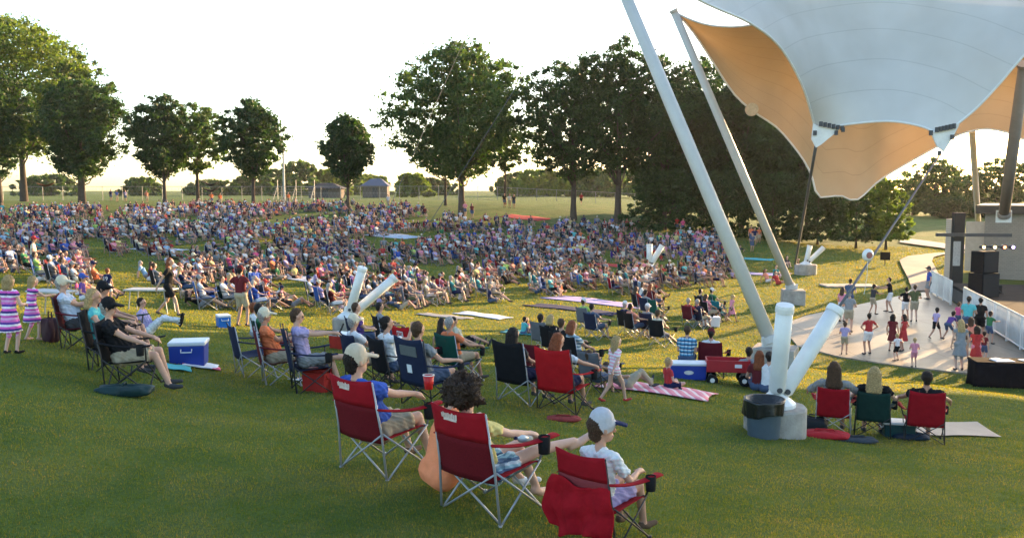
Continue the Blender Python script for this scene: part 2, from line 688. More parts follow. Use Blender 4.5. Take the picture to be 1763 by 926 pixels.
# ------------------------------------------------------------------ trees
def leaf_mat(name, dark, light, tint=(1.5, 1.7, .5), tr_f=.4):
    m, t, b = nt(name)
    N, L = t.nodes, t.links
    g = N.new('ShaderNodeNewGeometry')
    rp = N.new('ShaderNodeValToRGB')
    e = rp.color_ramp.elements
    e[0].color = tuple(dark) + (1,)
    e[1].color = tuple(light) + (1,)
    L.new(g.outputs['Random Per Island'], rp.inputs['Fac'])
    L.new(rp.outputs['Color'], b.inputs['Base Color'])
    b.inputs['Roughness'].default_value = .55
    b.inputs['Specular IOR Level'].default_value = .3
    tr = N.new('ShaderNodeBsdfTranslucent')
    m2 = N.new('ShaderNodeMixRGB'); m2.blend_type = 'MULTIPLY'; m2.inputs['Fac'].default_value = 1
    m2.inputs[2].default_value = tuple(tint) + (1,)
    L.new(rp.outputs['Color'], m2.inputs[1]); L.new(m2.outputs['Color'], tr.inputs['Color'])
    mx = N.new('ShaderNodeMixShader'); mx.inputs['Fac'].default_value = tr_f
    L.new(b.outputs[0], mx.inputs[1]); L.new(tr.outputs[0], mx.inputs[2])
    L.new(mx.outputs[0], N['Material Output'].inputs['Surface'])
    return m


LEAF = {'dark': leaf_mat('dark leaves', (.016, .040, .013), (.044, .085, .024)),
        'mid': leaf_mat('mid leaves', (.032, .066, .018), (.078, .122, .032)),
        'light': leaf_mat('light leaves', (.070, .110, .016), (.150, .190, .030))}  # sun on the bright crowns is put into the light leaf colour
BARK = mat('bark', (.075, .058, .045), .95, .3, 3, .8, 14)
TREES = []


def tree(name, label, x, y, h, wdt, trunk_h, leaf='dark', n=14000, shape='round', lsize=.30, seed=0, group=None, lean=0, trunks=1, gaps=.85, cat='tree'):
    g = np.random.default_rng(seed + 101)
    z0 = gz(x, y)
    root = thing(name, label, cat, (x, y, z0 - .1), 0, group)
    ch = h - trunk_h
    # clumps through the crown's volume
    n = int(n * 1.7)
    nc = max(40, int(n / 60))
    c = []
    while len(c) < nc:
        q = g.uniform(-1, 1, 3)
        rr = math.sqrt((q ** 2).sum())
        if rr > 1 or g.random() > .25 + .75 * rr:
            continue
        zz = (q[2] + 1) / 2
        if shape == 'bush':
            zz = g.random() ** 1.25
            aa, r_ = g.uniform(0, 2 * pi), g.random() ** .4 * math.sqrt(1 - .85 * zz * zz)
            q = np.array([cos(aa) * r_, sin(aa) * r_, 0])
        if shape == 'cone':
            k = min(1, 1.25 * (1 - zz) ** .7 + .08) * min(1, .55 + 3 * zz)
        elif shape == 'tall':
            k = (1 - abs(zz - .45) ** 2 * 1.5) * min(1, .7 + zz)
        elif shape == 'bush':
            k = 1.0
        else:
            k = min(1, .75 + zz * .8)
        ang = atan2(q[1], q[0])
        lob = 1 + gaps * .35 * sin(3 * ang + 4 * zz + seed) + gaps * .25 * sin(5 * ang - 7 * zz + seed * 2)
        c.append((q[0] * wdt / 2 * k * lob * .93 + lean * zz, q[1] * wdt / 2 * k * lob * .93, trunk_h + ch * (zz * .97 + .015)))
    c = np.array(c)
    rad = g.uniform(.035, .10, nc) * (wdt + ch) / 2 * (1 if shape != 'bush' else .8)
    per = n // nc
    idx = np.repeat(np.arange(nc), per)
    m = len(idx)
    off = g.normal(0, 1, (m, 3))
    off /= np.linalg.norm(off, axis=1)[:, None]
    off *= (np.abs(g.normal(0, .62, m)))[:, None] * rad[idx][:, None]
    off[:, 2] *= .62
    ctr = c[idx] + off
    ctr[:, 2] = np.maximum(ctr[:, 2], .15)
    a = g.normal(0, 1, (m, 3)); a /= np.linalg.norm(a, axis=1)[:, None]
    bb = g.normal(0, 1, (m, 3)); bb -= (bb * a).sum(1)[:, None] * a; bb /= np.linalg.norm(bb, axis=1)[:, None]
    s = g.uniform(.55, 1.25, m)[:, None] * lsize * .85
    v = np.stack([ctr - a * s * .9, ctr + bb * s * .45, ctr + a * s * .9, ctr - bb * s * .45], 1)
    poly_object('crown', v, 4, LEAF[leaf], root)
    # trunk and limbs
    b = MB()
    for k in range(trunks):
        ox, oy = (0, 0) if trunks == 1 else (g.uniform(-.5, .5), g.uniform(-.5, .5))
        r0 = max(.10, h * .019) / (trunks ** .4)
        path = [(ox, oy, -.3)]
        st = 7
        top = trunk_h + ch * .75
        for i in range(st + 1):
            t = i / st
            path.append((ox * (1 + t) + g.normal(0, .05 * h / 12) * t + lean * t * .6, oy * (1 + t) + g.normal(0, .05 * h / 12) * t, t * top))
        b.tube(path, [r0 * 1.5] + [r0 * (1.25 if i == 0 else 1) * (1 - .85 * i / st) for i in range(st + 1)], 8)
        for q in g.choice(nc, min(nc, 26 if shape != 'bush' else 8), replace=False):
            e = Vector(c[q])
            t0 = min(.95, max(trunk_h * .85, e.z - g.uniform(.1, .3) * h) / top)
            i0 = 1 + t0 * st
            i = int(i0)
            s0 = Vector(path[i]).lerp(Vector(path[min(i + 1, st + 1)]), i0 - i)
            mid = s0.lerp(e, .5) + Vector((0, 0, -.03 * h))
            b.tube([s0, mid, e], [r0 * .35 * (1 - .6 * t0), r0 * .22, .02], 5)
    b.build('trunk', BARK, root, smooth=True)
    TREES.append(root)
    return root


def tree_px(name, label, u, vtop, vbase, wpx, d, trunk_v, **k):
    """a tree whose crown top, base and width are read from the photo, standing d metres away"""
    dr = ray(u, vbase)
    x = dr.x / dr.y * d
    z0 = gz(x, d)
    ztop = PD(u, vtop, d).z
    ztr = PD(u, trunk_v, d).z
    return tree(name, label, x, d, ztop - z0, wpx * .8533 * d / F, max(.2, ztr - z0), **k)


tg = 'trees along the top of the lawn'
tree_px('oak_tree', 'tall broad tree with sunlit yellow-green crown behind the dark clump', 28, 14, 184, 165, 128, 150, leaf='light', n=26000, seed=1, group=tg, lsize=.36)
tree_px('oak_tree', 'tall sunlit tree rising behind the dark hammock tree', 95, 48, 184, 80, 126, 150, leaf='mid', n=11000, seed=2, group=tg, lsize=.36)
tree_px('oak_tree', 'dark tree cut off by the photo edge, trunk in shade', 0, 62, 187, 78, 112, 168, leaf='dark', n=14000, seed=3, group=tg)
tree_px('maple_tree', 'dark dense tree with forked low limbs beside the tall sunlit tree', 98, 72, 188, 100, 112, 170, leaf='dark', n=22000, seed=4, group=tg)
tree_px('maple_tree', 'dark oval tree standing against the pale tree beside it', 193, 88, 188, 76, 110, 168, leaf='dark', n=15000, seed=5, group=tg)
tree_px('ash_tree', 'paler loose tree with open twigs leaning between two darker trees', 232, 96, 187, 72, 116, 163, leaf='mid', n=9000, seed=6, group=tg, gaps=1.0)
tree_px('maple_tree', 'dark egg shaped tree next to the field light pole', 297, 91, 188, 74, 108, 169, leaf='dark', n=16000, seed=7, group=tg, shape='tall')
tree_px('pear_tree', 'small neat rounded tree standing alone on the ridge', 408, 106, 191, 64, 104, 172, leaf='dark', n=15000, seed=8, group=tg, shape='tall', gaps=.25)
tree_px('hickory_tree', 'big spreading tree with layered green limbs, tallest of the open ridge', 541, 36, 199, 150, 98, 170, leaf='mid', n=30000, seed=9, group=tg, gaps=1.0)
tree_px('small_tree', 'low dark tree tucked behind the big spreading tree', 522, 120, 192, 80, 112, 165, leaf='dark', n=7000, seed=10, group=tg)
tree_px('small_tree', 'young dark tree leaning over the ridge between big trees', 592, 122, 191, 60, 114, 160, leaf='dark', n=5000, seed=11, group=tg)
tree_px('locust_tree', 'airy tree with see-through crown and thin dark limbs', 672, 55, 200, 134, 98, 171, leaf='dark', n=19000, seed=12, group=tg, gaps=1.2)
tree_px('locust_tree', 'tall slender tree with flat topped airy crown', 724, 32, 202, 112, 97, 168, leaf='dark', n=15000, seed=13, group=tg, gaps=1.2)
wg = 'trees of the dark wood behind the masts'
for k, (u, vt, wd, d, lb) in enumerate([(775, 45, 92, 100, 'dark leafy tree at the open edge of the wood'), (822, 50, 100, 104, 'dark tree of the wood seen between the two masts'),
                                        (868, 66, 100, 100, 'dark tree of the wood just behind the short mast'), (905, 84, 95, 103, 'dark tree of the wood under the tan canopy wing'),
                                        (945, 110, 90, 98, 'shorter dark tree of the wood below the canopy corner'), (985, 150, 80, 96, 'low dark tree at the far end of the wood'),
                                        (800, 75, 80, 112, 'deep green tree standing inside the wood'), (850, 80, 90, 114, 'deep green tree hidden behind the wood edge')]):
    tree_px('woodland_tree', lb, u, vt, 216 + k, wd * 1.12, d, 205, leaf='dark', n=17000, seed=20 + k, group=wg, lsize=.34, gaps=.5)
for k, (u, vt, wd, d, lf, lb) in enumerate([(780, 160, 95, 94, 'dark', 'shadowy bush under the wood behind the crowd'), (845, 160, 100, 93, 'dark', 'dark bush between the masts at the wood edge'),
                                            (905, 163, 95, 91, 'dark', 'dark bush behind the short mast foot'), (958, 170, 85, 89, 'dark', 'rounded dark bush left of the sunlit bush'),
                                            (1003, 170, 84, 86, 'dark', 'large round bush with shaded flank'), (1038, 168, 52, 84, 'light', 'golden sunlit bush at the end of the wood by the road')]):  # sunlit and shaded sides of one bush, painted as two leaf colours
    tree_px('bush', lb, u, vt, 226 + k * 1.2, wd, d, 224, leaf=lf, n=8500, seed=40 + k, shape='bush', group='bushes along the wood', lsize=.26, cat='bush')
hg = 'distant trees beyond the road'
for k, (u, vt, wd, d, lf, lb) in enumerate([(1094, 146, 66, 150, 'mid', 'distant hazy tree seen under the canopy corner'), (1068, 165, 60, 156, 'mid', 'distant lower tree beyond the sunlit bush'),
                                            (1128, 160, 60, 158, 'mid', 'distant tree behind the slim white pole'), (1166, 147, 66, 150, 'mid', 'distant hazy tree above the stage roof'),
                                            (1205, 152, 60, 152, 'mid', 'distant tree beside the dark roof post'), (1110, 185, 60, 140, 'dark', 'low distant tree along the road verge'), (1150, 190, 70, 142, 'dark', 'low shaded distant tree behind the tower')]):
    tree_px('far_tree', lb, u, vt, 218, wd, d, 205, leaf=lf, n=6500, seed=60 + k, group=hg, lsize=.4)
for k, (u, vt, wd, d, lf, lb) in enumerate([(352, 151, 50, 260, 'mid', 'far rounded tree beyond the ball field light pole'), (385, 160, 40, 270, 'light', 'far yellow-green tree beside the lone ridge tree'),
                                            (484, 164, 34, 210, 'light', 'small bright tree beyond the field, lit yellow'), (440, 165, 34, 300, 'mid', 'far tree behind the pavilion roof'),
                                            (612, 163, 60, 250, 'mid', 'far tree seen under the spreading limbs'), (655, 168, 60, 260, 'dark', 'far tree seen below the airy tree'),
                                            (165, 168, 40, 260, 'mid', 'far low tree seen beside the dark clump'), (250, 170, 60, 280, 'mid', 'far low tree seen past the hammocks'), (510, 168, 40, 280, 'dark', 'far dark tree behind the big spreading tree'),
                                            (700, 160, 80, 240, 'mid', 'far tree beyond the mown field'), (60, 165, 60, 260, 'mid', 'far tree glimpsed between trunks'), (748, 160, 60, 250, 'dark', 'far tree beside the wood edge'), (330, 158, 44, 300, 'mid', 'far tree crown just behind the bleachers'), (415, 163, 46, 290, 'light', 'far pale tree between the hut and the pavilion'),
                                            (300, 166, 50, 290, 'mid', 'far tree behind the egg shaped tree'), 
                                            (632, 160, 60, 230, 'light', 'far yellowish tree between the spreading and airy trees'), (680, 164, 60, 250, 'dark', 'far dark tree behind the airy tree')]):
    tree_px('far_tree', lb, u, vt, 184, wd * 1.35, d, 183, leaf=lf, n=4200, seed=80 + k, group='far trees beyond the ball field', lsize=1.0, shape='bush', gaps=.35)
# trees beside the stage that shade the lawn (beyond the picture's right edge)
for k, (x, y, h, wd) in enumerate(SHADERS):
    tree('shade_tree', 'leafy tree standing beside the stage house', x, y, h, wd, h * .12, leaf='dark', n=9000, seed=120 + k, group='trees beside the stage house', lsize=.5, shape='bush' if k % 3 == 2 else 'round')

# ------------------------------------------------------------------ tensile canopy
def membrane_mat(name, trans, tint, lo=(.44, .43, .40), hi=(.60, .585, .555)):
    m, t, b = nt(name)
    N, L = t.nodes, t.links
    uv = N.new('ShaderNodeUVMap')
    sp = N.new('ShaderNodeSeparateXYZ')
    L.new(uv.outputs[0], sp.inputs[0])
    mu = N.new('ShaderNodeMath'); mu.operation = 'MULTIPLY'; mu.inputs[1].default_value = 9
    L.new(sp.outputs['Y'], mu.inputs[0])
    fr = N.new('ShaderNodeMath'); fr.operation = 'FRACT'
    L.new(mu.outputs[0], fr.inputs[0])
    rp = N.new('ShaderNodeValToRGB')
    e = rp.color_ramp.elements
    e[0].position, e[0].color = 0, lo + (1,)
    e[1].position, e[1].color = .035, hi + (1,)
    L.new(fr.outputs[0], rp.inputs['Fac'])
    tc = N.new('ShaderNodeTexCoord')
    nz = N.new('ShaderNodeTexNoise'); nz.inputs['Scale'].default_value = .5; nz.inputs['Detail'].default_value = 5
    L.new(tc.outputs['Object'], nz.inputs['Vector'])
    r2 = N.new('ShaderNodeValToRGB')
    r2.color_ramp.elements[0].position, r2.color_ramp.elements[0].color = .3, (.88, .87, .85, 1)
    r2.color_ramp.elements[1].position, r2.color_ramp.elements[1].color = .65, (1, 1, 1, 1)
    L.new(nz.outputs['Fac'], r2.inputs['Fac'])
    mm = N.new('ShaderNodeMixRGB'); mm.blend_type = 'MULTIPLY'; mm.inputs['Fac'].default_value = 1
    L.new(rp.outputs['Color'], mm.inputs[1]); L.new(r2.outputs['Color'], mm.inputs[2])
    L.new(mm.outputs['Color'], b.inputs['Base Color'])
    b.inputs['Roughness'].default_value = .55
    tr = N.new('ShaderNodeBsdfTranslucent')
    m2 = N.new('ShaderNodeMixRGB'); m2.blend_type = 'MULTIPLY'; m2.inputs['Fac'].default_value = 1
    m2.inputs[2].default_value = tint + (1,)
    L.new(mm.outputs['Color'], m2.inputs[1]); L.new(m2.outputs['Color'], tr.inputs['Color'])
    mx = N.new('ShaderNodeMixShader'); mx.inputs['Fac'].default_value = trans
    L.new(b.outputs[0], mx.inputs[1]); L.new(tr.outputs[0], mx.inputs[2])
    L.new(mx.outputs[0], N['Material Output'].inputs['Surface'])
    return m


MEMB = membrane_mat('canopy membrane', .04, (.9, .8, .7))
MEMB_R = membrane_mat('canopy membrane translucent', .14, (.85, .60, .36), (.28, .215, .135), (.45, .35, .22))  # tan base stands in for low sun glowing through white cloth
steel = mat('painted steel', (.50, .49, .46), .45, .06, 2, .03, 20, spec=.5)
white_steel = mat('white painted steel', (.72, .72, .69), .45, .12, 1.6, .12, 6, spec=.45)
dark_steel = mat('dark steel', (.05, .05, .055), .5, .15, 5, spec=.5)
galv = mat('cable steel', (.10, .105, .11), .7, .1, 8)


def crv(pts, n):
    """smooth curve (Catmull-Rom) through points, n+1 samples evenly spaced along its length"""
    p = [Vector(q) for q in pts]
    p = [p[0] * 2 - p[1]] + p + [p[-1] * 2 - p[-2]]
    d = []
    for i in range(1, len(p) - 2):
        for k in range(16):
            t = k / 16
            a, b, c, e = p[i - 1], p[i], p[i + 1], p[i + 2]
            d.append(.5 * ((2 * b) + (c - a) * t + (2 * a - 5 * b + 4 * c - e) * t * t + (3 * b - a - 3 * c + e) * t ** 3))
    d.append(p[-2])
    L = [0]
    for a, b in zip(d, d[1:]):
        L.append(L[-1] + (b - a).length)
    out, j = [], 0
    for k in range(n + 1):
        s = L[-1] * k / n
        while j < len(L) - 2 and L[j + 1] < s:
            j += 1
        out.append(d[j].lerp(d[j + 1], (s - L[j]) / max(1e-9, L[j + 1] - L[j])))
    return out


def coons(bot, top, lef, rig):
    nu, nv = len(bot) - 1, len(lef) - 1

    def fn(u, v):
        i, j = round(u * nu), round(v * nv)
        B, T, Lf, Rt = bot[i], top[i], lef[j], rig[j]
        return (B * (1 - v) + T * v) + (Lf * (1 - u) + Rt * u) - (bot[0] * (1 - u) * (1 - v) + bot[-1] * u * (1 - v) + top[0] * (1 - u) * v + top[-1] * u * v)
    return fn, nu, nv


def sail(name, fn, nu, nv, parent, m=None):
    vs = [fn(i / nu, j / nv) for i in range(nu + 1) for j in range(nv + 1)]
    fs = [(i * (nv + 1) + j, (i + 1) * (nv + 1) + j, (i + 1) * (nv + 1) + j + 1, i * (nv + 1) + j + 1) for i in range(nu) for j in range(nv)]
    b = MB()
    b.add(vs, fs)
    o = b.build(name, m or MEMB, parent, smooth=True)
    uvl = o.data.uv_layers.new(name='uv')
    for lp in o.data.loops:
        i, j = divmod(lp.vertex_index, nv + 1)
        uvl.data[lp.index].uv = (i / nu, j / nv)
    return o


NU, NV = 36, 30
cano = thing('tensile_canopy', 'white stretched fabric canopy with tan glowing underside over the stage', 'canopy')
pl = crv([PD(956, 124, 40), PD(952, 110, 39.5), PD(940, 80, 38), (PD(915, 45, 36.5)), PD(880, 22, 35), PD(820, 0, 33), PD(712, -48, 30)], NV)
pr = crv([PD(1103, 128, 38), PD(1140, 105, 37.5), PD(1170, 80, 37), PD(1200, 52, 36.5), PD(1262, 0, 36), PD(1350, -80, 36)], NV)
pb = crv([PD(956, 124, 40), PD(985, 118, 39.6), PD(1040, 114, 39), PD(1080, 119, 38.4), PD(1103, 128, 38)], NU)
ptp = crv([PD(712, -48, 30), PD(850, -85, 37), PD(1030, -110, 42), PD(1200, -105, 40), PD(1350, -80, 36)], NU)
f, a_, b_ = coons(pb, ptp, pl, pr)


def f_front(u, v):
    p = f(u, v)
    return p + Vector((0, 1, .15)) * 2.2 * sin(pi * u) * sin(pi * v)


front = sail('front_membrane', f_front, NU, NV, cano)
for nm, line in (('edge_cable', pl), ('edge_cable', pr), ('edge_cable', pb)):
    MB().tube(line, .055, 6).build(nm, white_steel, cano, smooth=True)

rb = crv([PD(795, 14, 44), PD(812, 30, 44.5), PD(832, 54, 45), PD(860, 88, 46), PD(885, 106, 46.5), PD(912, 121, 47), PD(938, 146, 47), PD(951, 165, 47.3), PD(958, 184, 47.5), PD(972, 185, 48), PD(985, 184, 48.5), PD(1004, 188, 49),
          PD(1030, 170, 50), PD(1060, 155, 50), PD(1098, 138, 49.5), PD(1120, 128, 49.5), PD(1142, 122.5, 49.8), PD(1160, 121.5, 50), PD(1182, 125, 50), PD(1200, 131, 50), PD(1290, 140, 50), PD(1400, 150, 50), PD(1540, 120, 49)], 72)  # unseen right end lengthened to throw shade on the near lawn
rt = crv([PD(795, 13, 44), PD(815, 20, 43.8), PD(840, 24.5, 43.5), PD(880, 23.5, 43), PD(960, 8, 43), PD(1060, -6, 44), PD(1160, 0, 44), PD(1300, 0, 44), PD(1420, -20, 44), PD(1540, -30, 44)], 72)


def f_rear(u, v):
    i = round(u * 72)
    p = rb[i].lerp(rt[i], v)
    return p + Vector((0.2, 1, .25)) * 2.6 * sin(pi * v) * min(1, u * 4)


sail('rear_membrane', f_rear, 72, 20, cano, MEMB_R)
MB().tube(rb, .05, 6).build('edge_cable', white_steel, cano, smooth=True)
MB().tube(rt, .05, 6).build('edge_cable', white_steel, cano, smooth=True)


def corner_plate(ps, back, clamps):
    """a white gusset plate holding a membrane corner, with dark cable clamps"""
    b = MB()
    n = len(ps)
    nrm = (ps[1] - ps[0]).cross(ps[2] - ps[0]).normalized() * .04
    b.add([p - nrm for p in ps] + [p + nrm for p in ps], [tuple(range(n))[::-1], tuple(range(n, 2 * n))] + [(i, (i + 1) % n, n + (i + 1) % n, n + i) for i in range(n)])
    o = b.build('corner_plate', white_steel, cano)
    for q in clamps:
        MB().lathe([(0, -.1), (.085, -.1), (.085, .1), (0, .1)], q, 8).build('clamp', dark_steel, o)


y0 = 39.4
corner_plate([PD(953, 116, y0), PD(960, 119, y0), PD(985, 121, y0), PD(962, 136, y0), PD(956, 139, y0), PD(951, 131, y0)], 0,
             [PD(955, 125, y0 - .1), PD(980, 125, y0 - .1), PD(988, 122, y0 - .1)] + [PD(962 + k * 5, 116.5 + k * .8, y0 - .1) for k in range(6)])
y1 = 37.4
corner_plate([PD(1091, 125, y1), PD(1100, 124, y1), PD(1124, 117, y1), PD(1115, 131, y1), PD(1106, 143, y1), PD(1098, 138, y1)], 0,
             [PD(1091, 125, y1 - .1), PD(1116, 129, y1 - .1), PD(1101, 144, y1 - .1)] + [PD(1098 + k * 4, 122 - k * .7, y1 - .1) for k in range(6)])
# grommet plate on the lower edge of the tan wing
b = MB()
c0 = PD(881, 103, 46.0)
b.lathe([(.0, -.03), (.34, -.03), (.34, .03), (0, .03)], (0, 0, 0), 20)
o = b.build('ring_plate', mat('plate fabric', (.50, .38, .24), .7), cano)
o.location = c0
o.rotation_euler = (R(80), 0, R(-20))


# ------------------------------------------------------------------ masts, cables and their footings
def concrete_block(name, label, u, v, r, h, group, seg=9):
    p = P(u, v)
    b = MB()
    b.lathe([(0, -.5), (r * 1.02, -.5), (r * 1.02, h - .04), (r * .97, h), (0, h)], (0, 0, 0), seg)
    o = b.build(name, concrete)
    o.location = p
    return tag(o, label, 'footing', group)


def mast(name, label, base, top, r, m, group=None):
    root = thing(name, label, 'mast', base, 0, group)
    t = top - Vector(base)
    d = t.normalized()
    b = MB()
    b.tube([d * .35, t * .5, t], [r, r * 1.02, r * .9], 20)
    b.build('pole', m, root, smooth=True)
    b = MB()
    b.tube([d * .15, d * .36], r * 1.25, 16)
    b.build('base_collar', m, root)
    b = MB()
    b.box(d * .1, (r * 3, .06, r * 2.4))
    b.build('hinge_plate', white_steel, root)
    b = MB()
    b.tube([t, t + d * .12], r * 1.15, 16)
    b.build('cap', m, root)
    return root


def block_box(label, u, v, size, head, group='concrete footings of the canopy'):
    p = P(u, v)
    root = MB().box((0, 0, size[2] / 2 - .3), (size[0], size[1], size[2] + .6)).build('concrete_footing', concrete, bevel=.03)
    root.location = p
    root.rotation_euler = (0, 0, -R(head))
    return tag(root, label, 'footing', group)


m1 = P(906, 343)
block_box('grey concrete block under the foot of the long mast', 908, 343, (1.25, 1.1, .55), 25)
mast('canopy_mast', 'long slanted white mast rising out of the picture', m1 + Vector((0, 0, .5)), PD(709, -50, 31.5), .215, steel, 'slanted masts of the canopy')
m2 = P(928, 286)
block_box('grey concrete block under the foot of the shorter mast', 929, 286, (1.1, 1.1, .75), 10)
mast('canopy_mast', 'shorter slanted mast holding the tan wing by its tip', m2 + Vector((0, 0, .7)), PD(790, 11, 44), .205, steel, 'slanted masts of the canopy')


def cable(label, a, b, r=.03, sag=0):
    n = 10
    b0 = MB().tube([Vector(a).lerp(Vector(b), i / n) - Vector((0, 0, sag * sin(pi * i / n))) for i in range(n + 1)], r, 6)
    return tag(b0.build('stay_cable', galv, smooth=True), label, 'cable', 'stay cables of the canopy')


def strut_pair(label, foot, tips, r, h=.42, block_r=.46, flange=True):
    """two white tubes rising in a V from a round concrete footing"""
    p = Vector(foot)
    f = MB().lathe([(0, -.6), (block_r, -.6), (block_r, h - .03), (block_r * .96, h), (0, h)], (0, 0, 0), 28, jitter=.02).build('concrete_footing', concrete)
    f.location = p
    tag(f, 'round concrete footing under ' + label.replace('white V shaped', 'V').replace('small V', 'V'), 'footing', 'concrete footings of the canopy')
    root = thing('cable_anchor', label, 'cable anchor', p + Vector((0, 0, h)), 0, 'white V shaped cable anchors')
    MB().lathe([(0, 0), (r * 2.4, 0), (r * 2.4, .05), (r * .9, .2), (r * .7, .34), (0, .34)], (0, 0, 0), 14).build('base_plate', white_steel, root, smooth=False)
    for i, tp in enumerate(tips):
        t = Vector(tp) - root.location
        d = t.normalized()
        s = d * .22
        o = MB().tube([s, s.lerp(t, .04), s.lerp(t, .5), t], [r * .72, r, r, r], 18).build('tube', white_steel, root, smooth=True)
        if flange:
            MB().tube([t - d * .09, t - d * .02, t + d * .02], [r * 1.09, r * 1.09, r * 1.0], 18).build('end_cap', white_steel, o)
        b = MB()
        x = d.cross(Vector((0, 1, 0))).normalized()
        b.tube([s + d * .06 - Vector((0, r * 1.15, 0)), s + d * .06 + Vector((0, r * 1.15, 0))], r * .34, 8)
        b.build('pivot_pin', dark_steel, root)


fb = P(908, 407)
strut_pair('white V shaped anchor tubes beside the trash can', fb, [PD(920, 288, fb.y - .35), PD(980, 290, fb.y + .35)], .125)
f2 = P(408, 312)
T2a, T2b = PD(425, 252, f2.y - .3), PD(463, 261, f2.y + .4)
strut_pair('white V shaped anchor tubes amid the crowd under two stay cables', f2, [T2a, T2b], .135)
f3 = P(761, 256)
strut_pair('small white V shaped anchor far back in the packed crowd', f3, [PD(761, 230, f3.y), PD(776, 231, f3.y)], .2, .4, .6)
f4 = P(944, 258)
strut_pair('small white V shaped anchor on sunlit grass behind the masts', f4, [PD(949, 231, f4.y), PD(965, 233, f4.y)], .17, .7, .75)
T1 = PD(709, -50, 31.5)
cable('upper thin stay cable running from the ridge anchor past the big tree', T2a, PD(566, -2, f2.y + 12), .008)
cable('thin stay cable crossing the big tree to the long mast', T2b, T1, .009)
cable('stay cable from the canopy corner down to the anchor behind the masts', PD(956, 138, 39.4), PD(932, 248, f4.y - 6), .07)
cable('long stay cable slanting from the canopy corner to the dance floor', PD(1101, 146, 37.4), PD(984, 288, fb.y + 9), .04)

mast('roof_prop', 'slim white pole behind the stage tower holding the canopy', Vector(on_plane(1149, 240) + (PZ,)), PD(1139, 122, 52), .2, mat('warm pole', (.62, .56, .47), .5, .08, 2), 'props of the canopy roof')
mast('roof_prop', 'thick brown pole slanting from the stage roof to the canopy', PD(1176, 205, 45), PD(1200, 62, 40), .26, mat('brown pole', (.27, .235, .21), .5, .1, 2), 'props of the canopy roof')

# ------------------------------------------------------------------ stage
deck_m = mat('stage deck', (.035, .034, .034), .95, .2, 2, spec=.05)  # shade over the stage is put into this near-black colour
block_m = mat('stage front', (.085, .088, .092), .8, .15, 1.5, .1, 30)
s0 = Vector(on_plane(1116, 283) + (PZ,))
s1 = Vector(on_plane(1204, 326) + (PZ,))
sd = (s1 - s0).normalized()
sn = Vector((-sd.y, sd.x, 0))
if sn.x < 0:
    sn = -sn
DZ = .75
s2 = s1 + sd * 9
pol = [s0 - sd * .6, s2, s2 + sn * 16, s0 - sd * .6 + sn * 16]
stg = thing('stage', 'raised dark stage deck with grey front wall behind the white railing', 'stage')
b = MB()
b.add([(p.x, p.y, PZ) for p in pol] + [(p.x, p.y, PZ + DZ) for p in pol], [(3, 2, 1, 0), (0, 1, 5, 4), (1, 2, 6, 5), (2, 3, 7, 6), (3, 0, 4, 7)])
b.build('front_wall', block_m, stg)
b = MB()
q = [p - sn * .12 * (1 if i < 2 else 0) for i, p in enumerate(pol)]
b.add([(p.x, p.y, PZ + DZ + .003) for p in q] + [(p.x, p.y, PZ + DZ + .14) for p in q], [(3, 2, 1, 0), (4, 5, 6, 7), (0, 1, 5, 4), (1, 2, 6, 5), (2, 3, 7, 6), (3, 0, 4, 7)])
b.build('deck', deck_m, stg)


def railing(label, a, c, h=1.15, nb=12):
    a, c = Vector(a), Vector(c)
    d = (c - a)
    root = thing('railing', label, 'railing', a, 0, 'white railings along the stage')
    MB().tube([(0, 0, h), d + Vector((0, 0, h))], .035, 8).build('top_rail', white_steel, root, smooth=True)
    MB().tube([(0, 0, .12), d + Vector((0, 0, .12))], .03, 8).build('bottom_rail', white_steel, root, smooth=True)
    npost = max(2, round(d.length / 2) + 1)
    for i in range(npost):
        p = d * (i / (npost - 1))
        MB().box(p + Vector((0, 0, h / 2)), (.08, .08, h)).build('post', white_steel, root)
    b = MB()
    n = int(d.length / .13)
    for i in range(1, n):
        p = d * (i / n)
        b.tube([p + Vector((0, 0, .12)), p + Vector((0, 0, h))], .012, 5, caps=False)
    b.build('balusters', white_steel, root)


off = -sn * .45
railing('white railing panel before the drum end of the stage', s0 - sd * 3.6 + off, s0 + sd * 2.1 + off, 1.25)
railing('long white railing along the stage front beside the black table', s0 + sd * 5.2 + off, s2 + off, 1.25)

# stage house: pale brick box with a dark flat roof
brick = None


def brick_mat(name, c1, c2, mort, scale):
    m, t, b = nt(name)
    N, L = t.nodes, t.links
    tc = N.new('ShaderNodeTexCoord')
    br = N.new('ShaderNodeTexBrick')
    br.inputs['Scale'].default_value = scale
    br.inputs['Color1'].default_value = c1 + (1,)
    br.inputs['Color2'].default_value = c2 + (1,)
    br.inputs['Mortar'].default_value = mort + (1,)
    br.inputs['Mortar Size'].default_value = .015
    mp = N.new('ShaderNodeMapping')
    mp.inputs['Rotation'].default_value = (R(90), 0, 0)
    L.new(tc.outputs['Object'], mp.inputs[0])
    L.new(mp.outputs[0], br.inputs['Vector'])
    L.new(br.outputs['Color'], b.inputs['Base Color'])
    b.inputs['Roughness'].default_value = .85
    return m


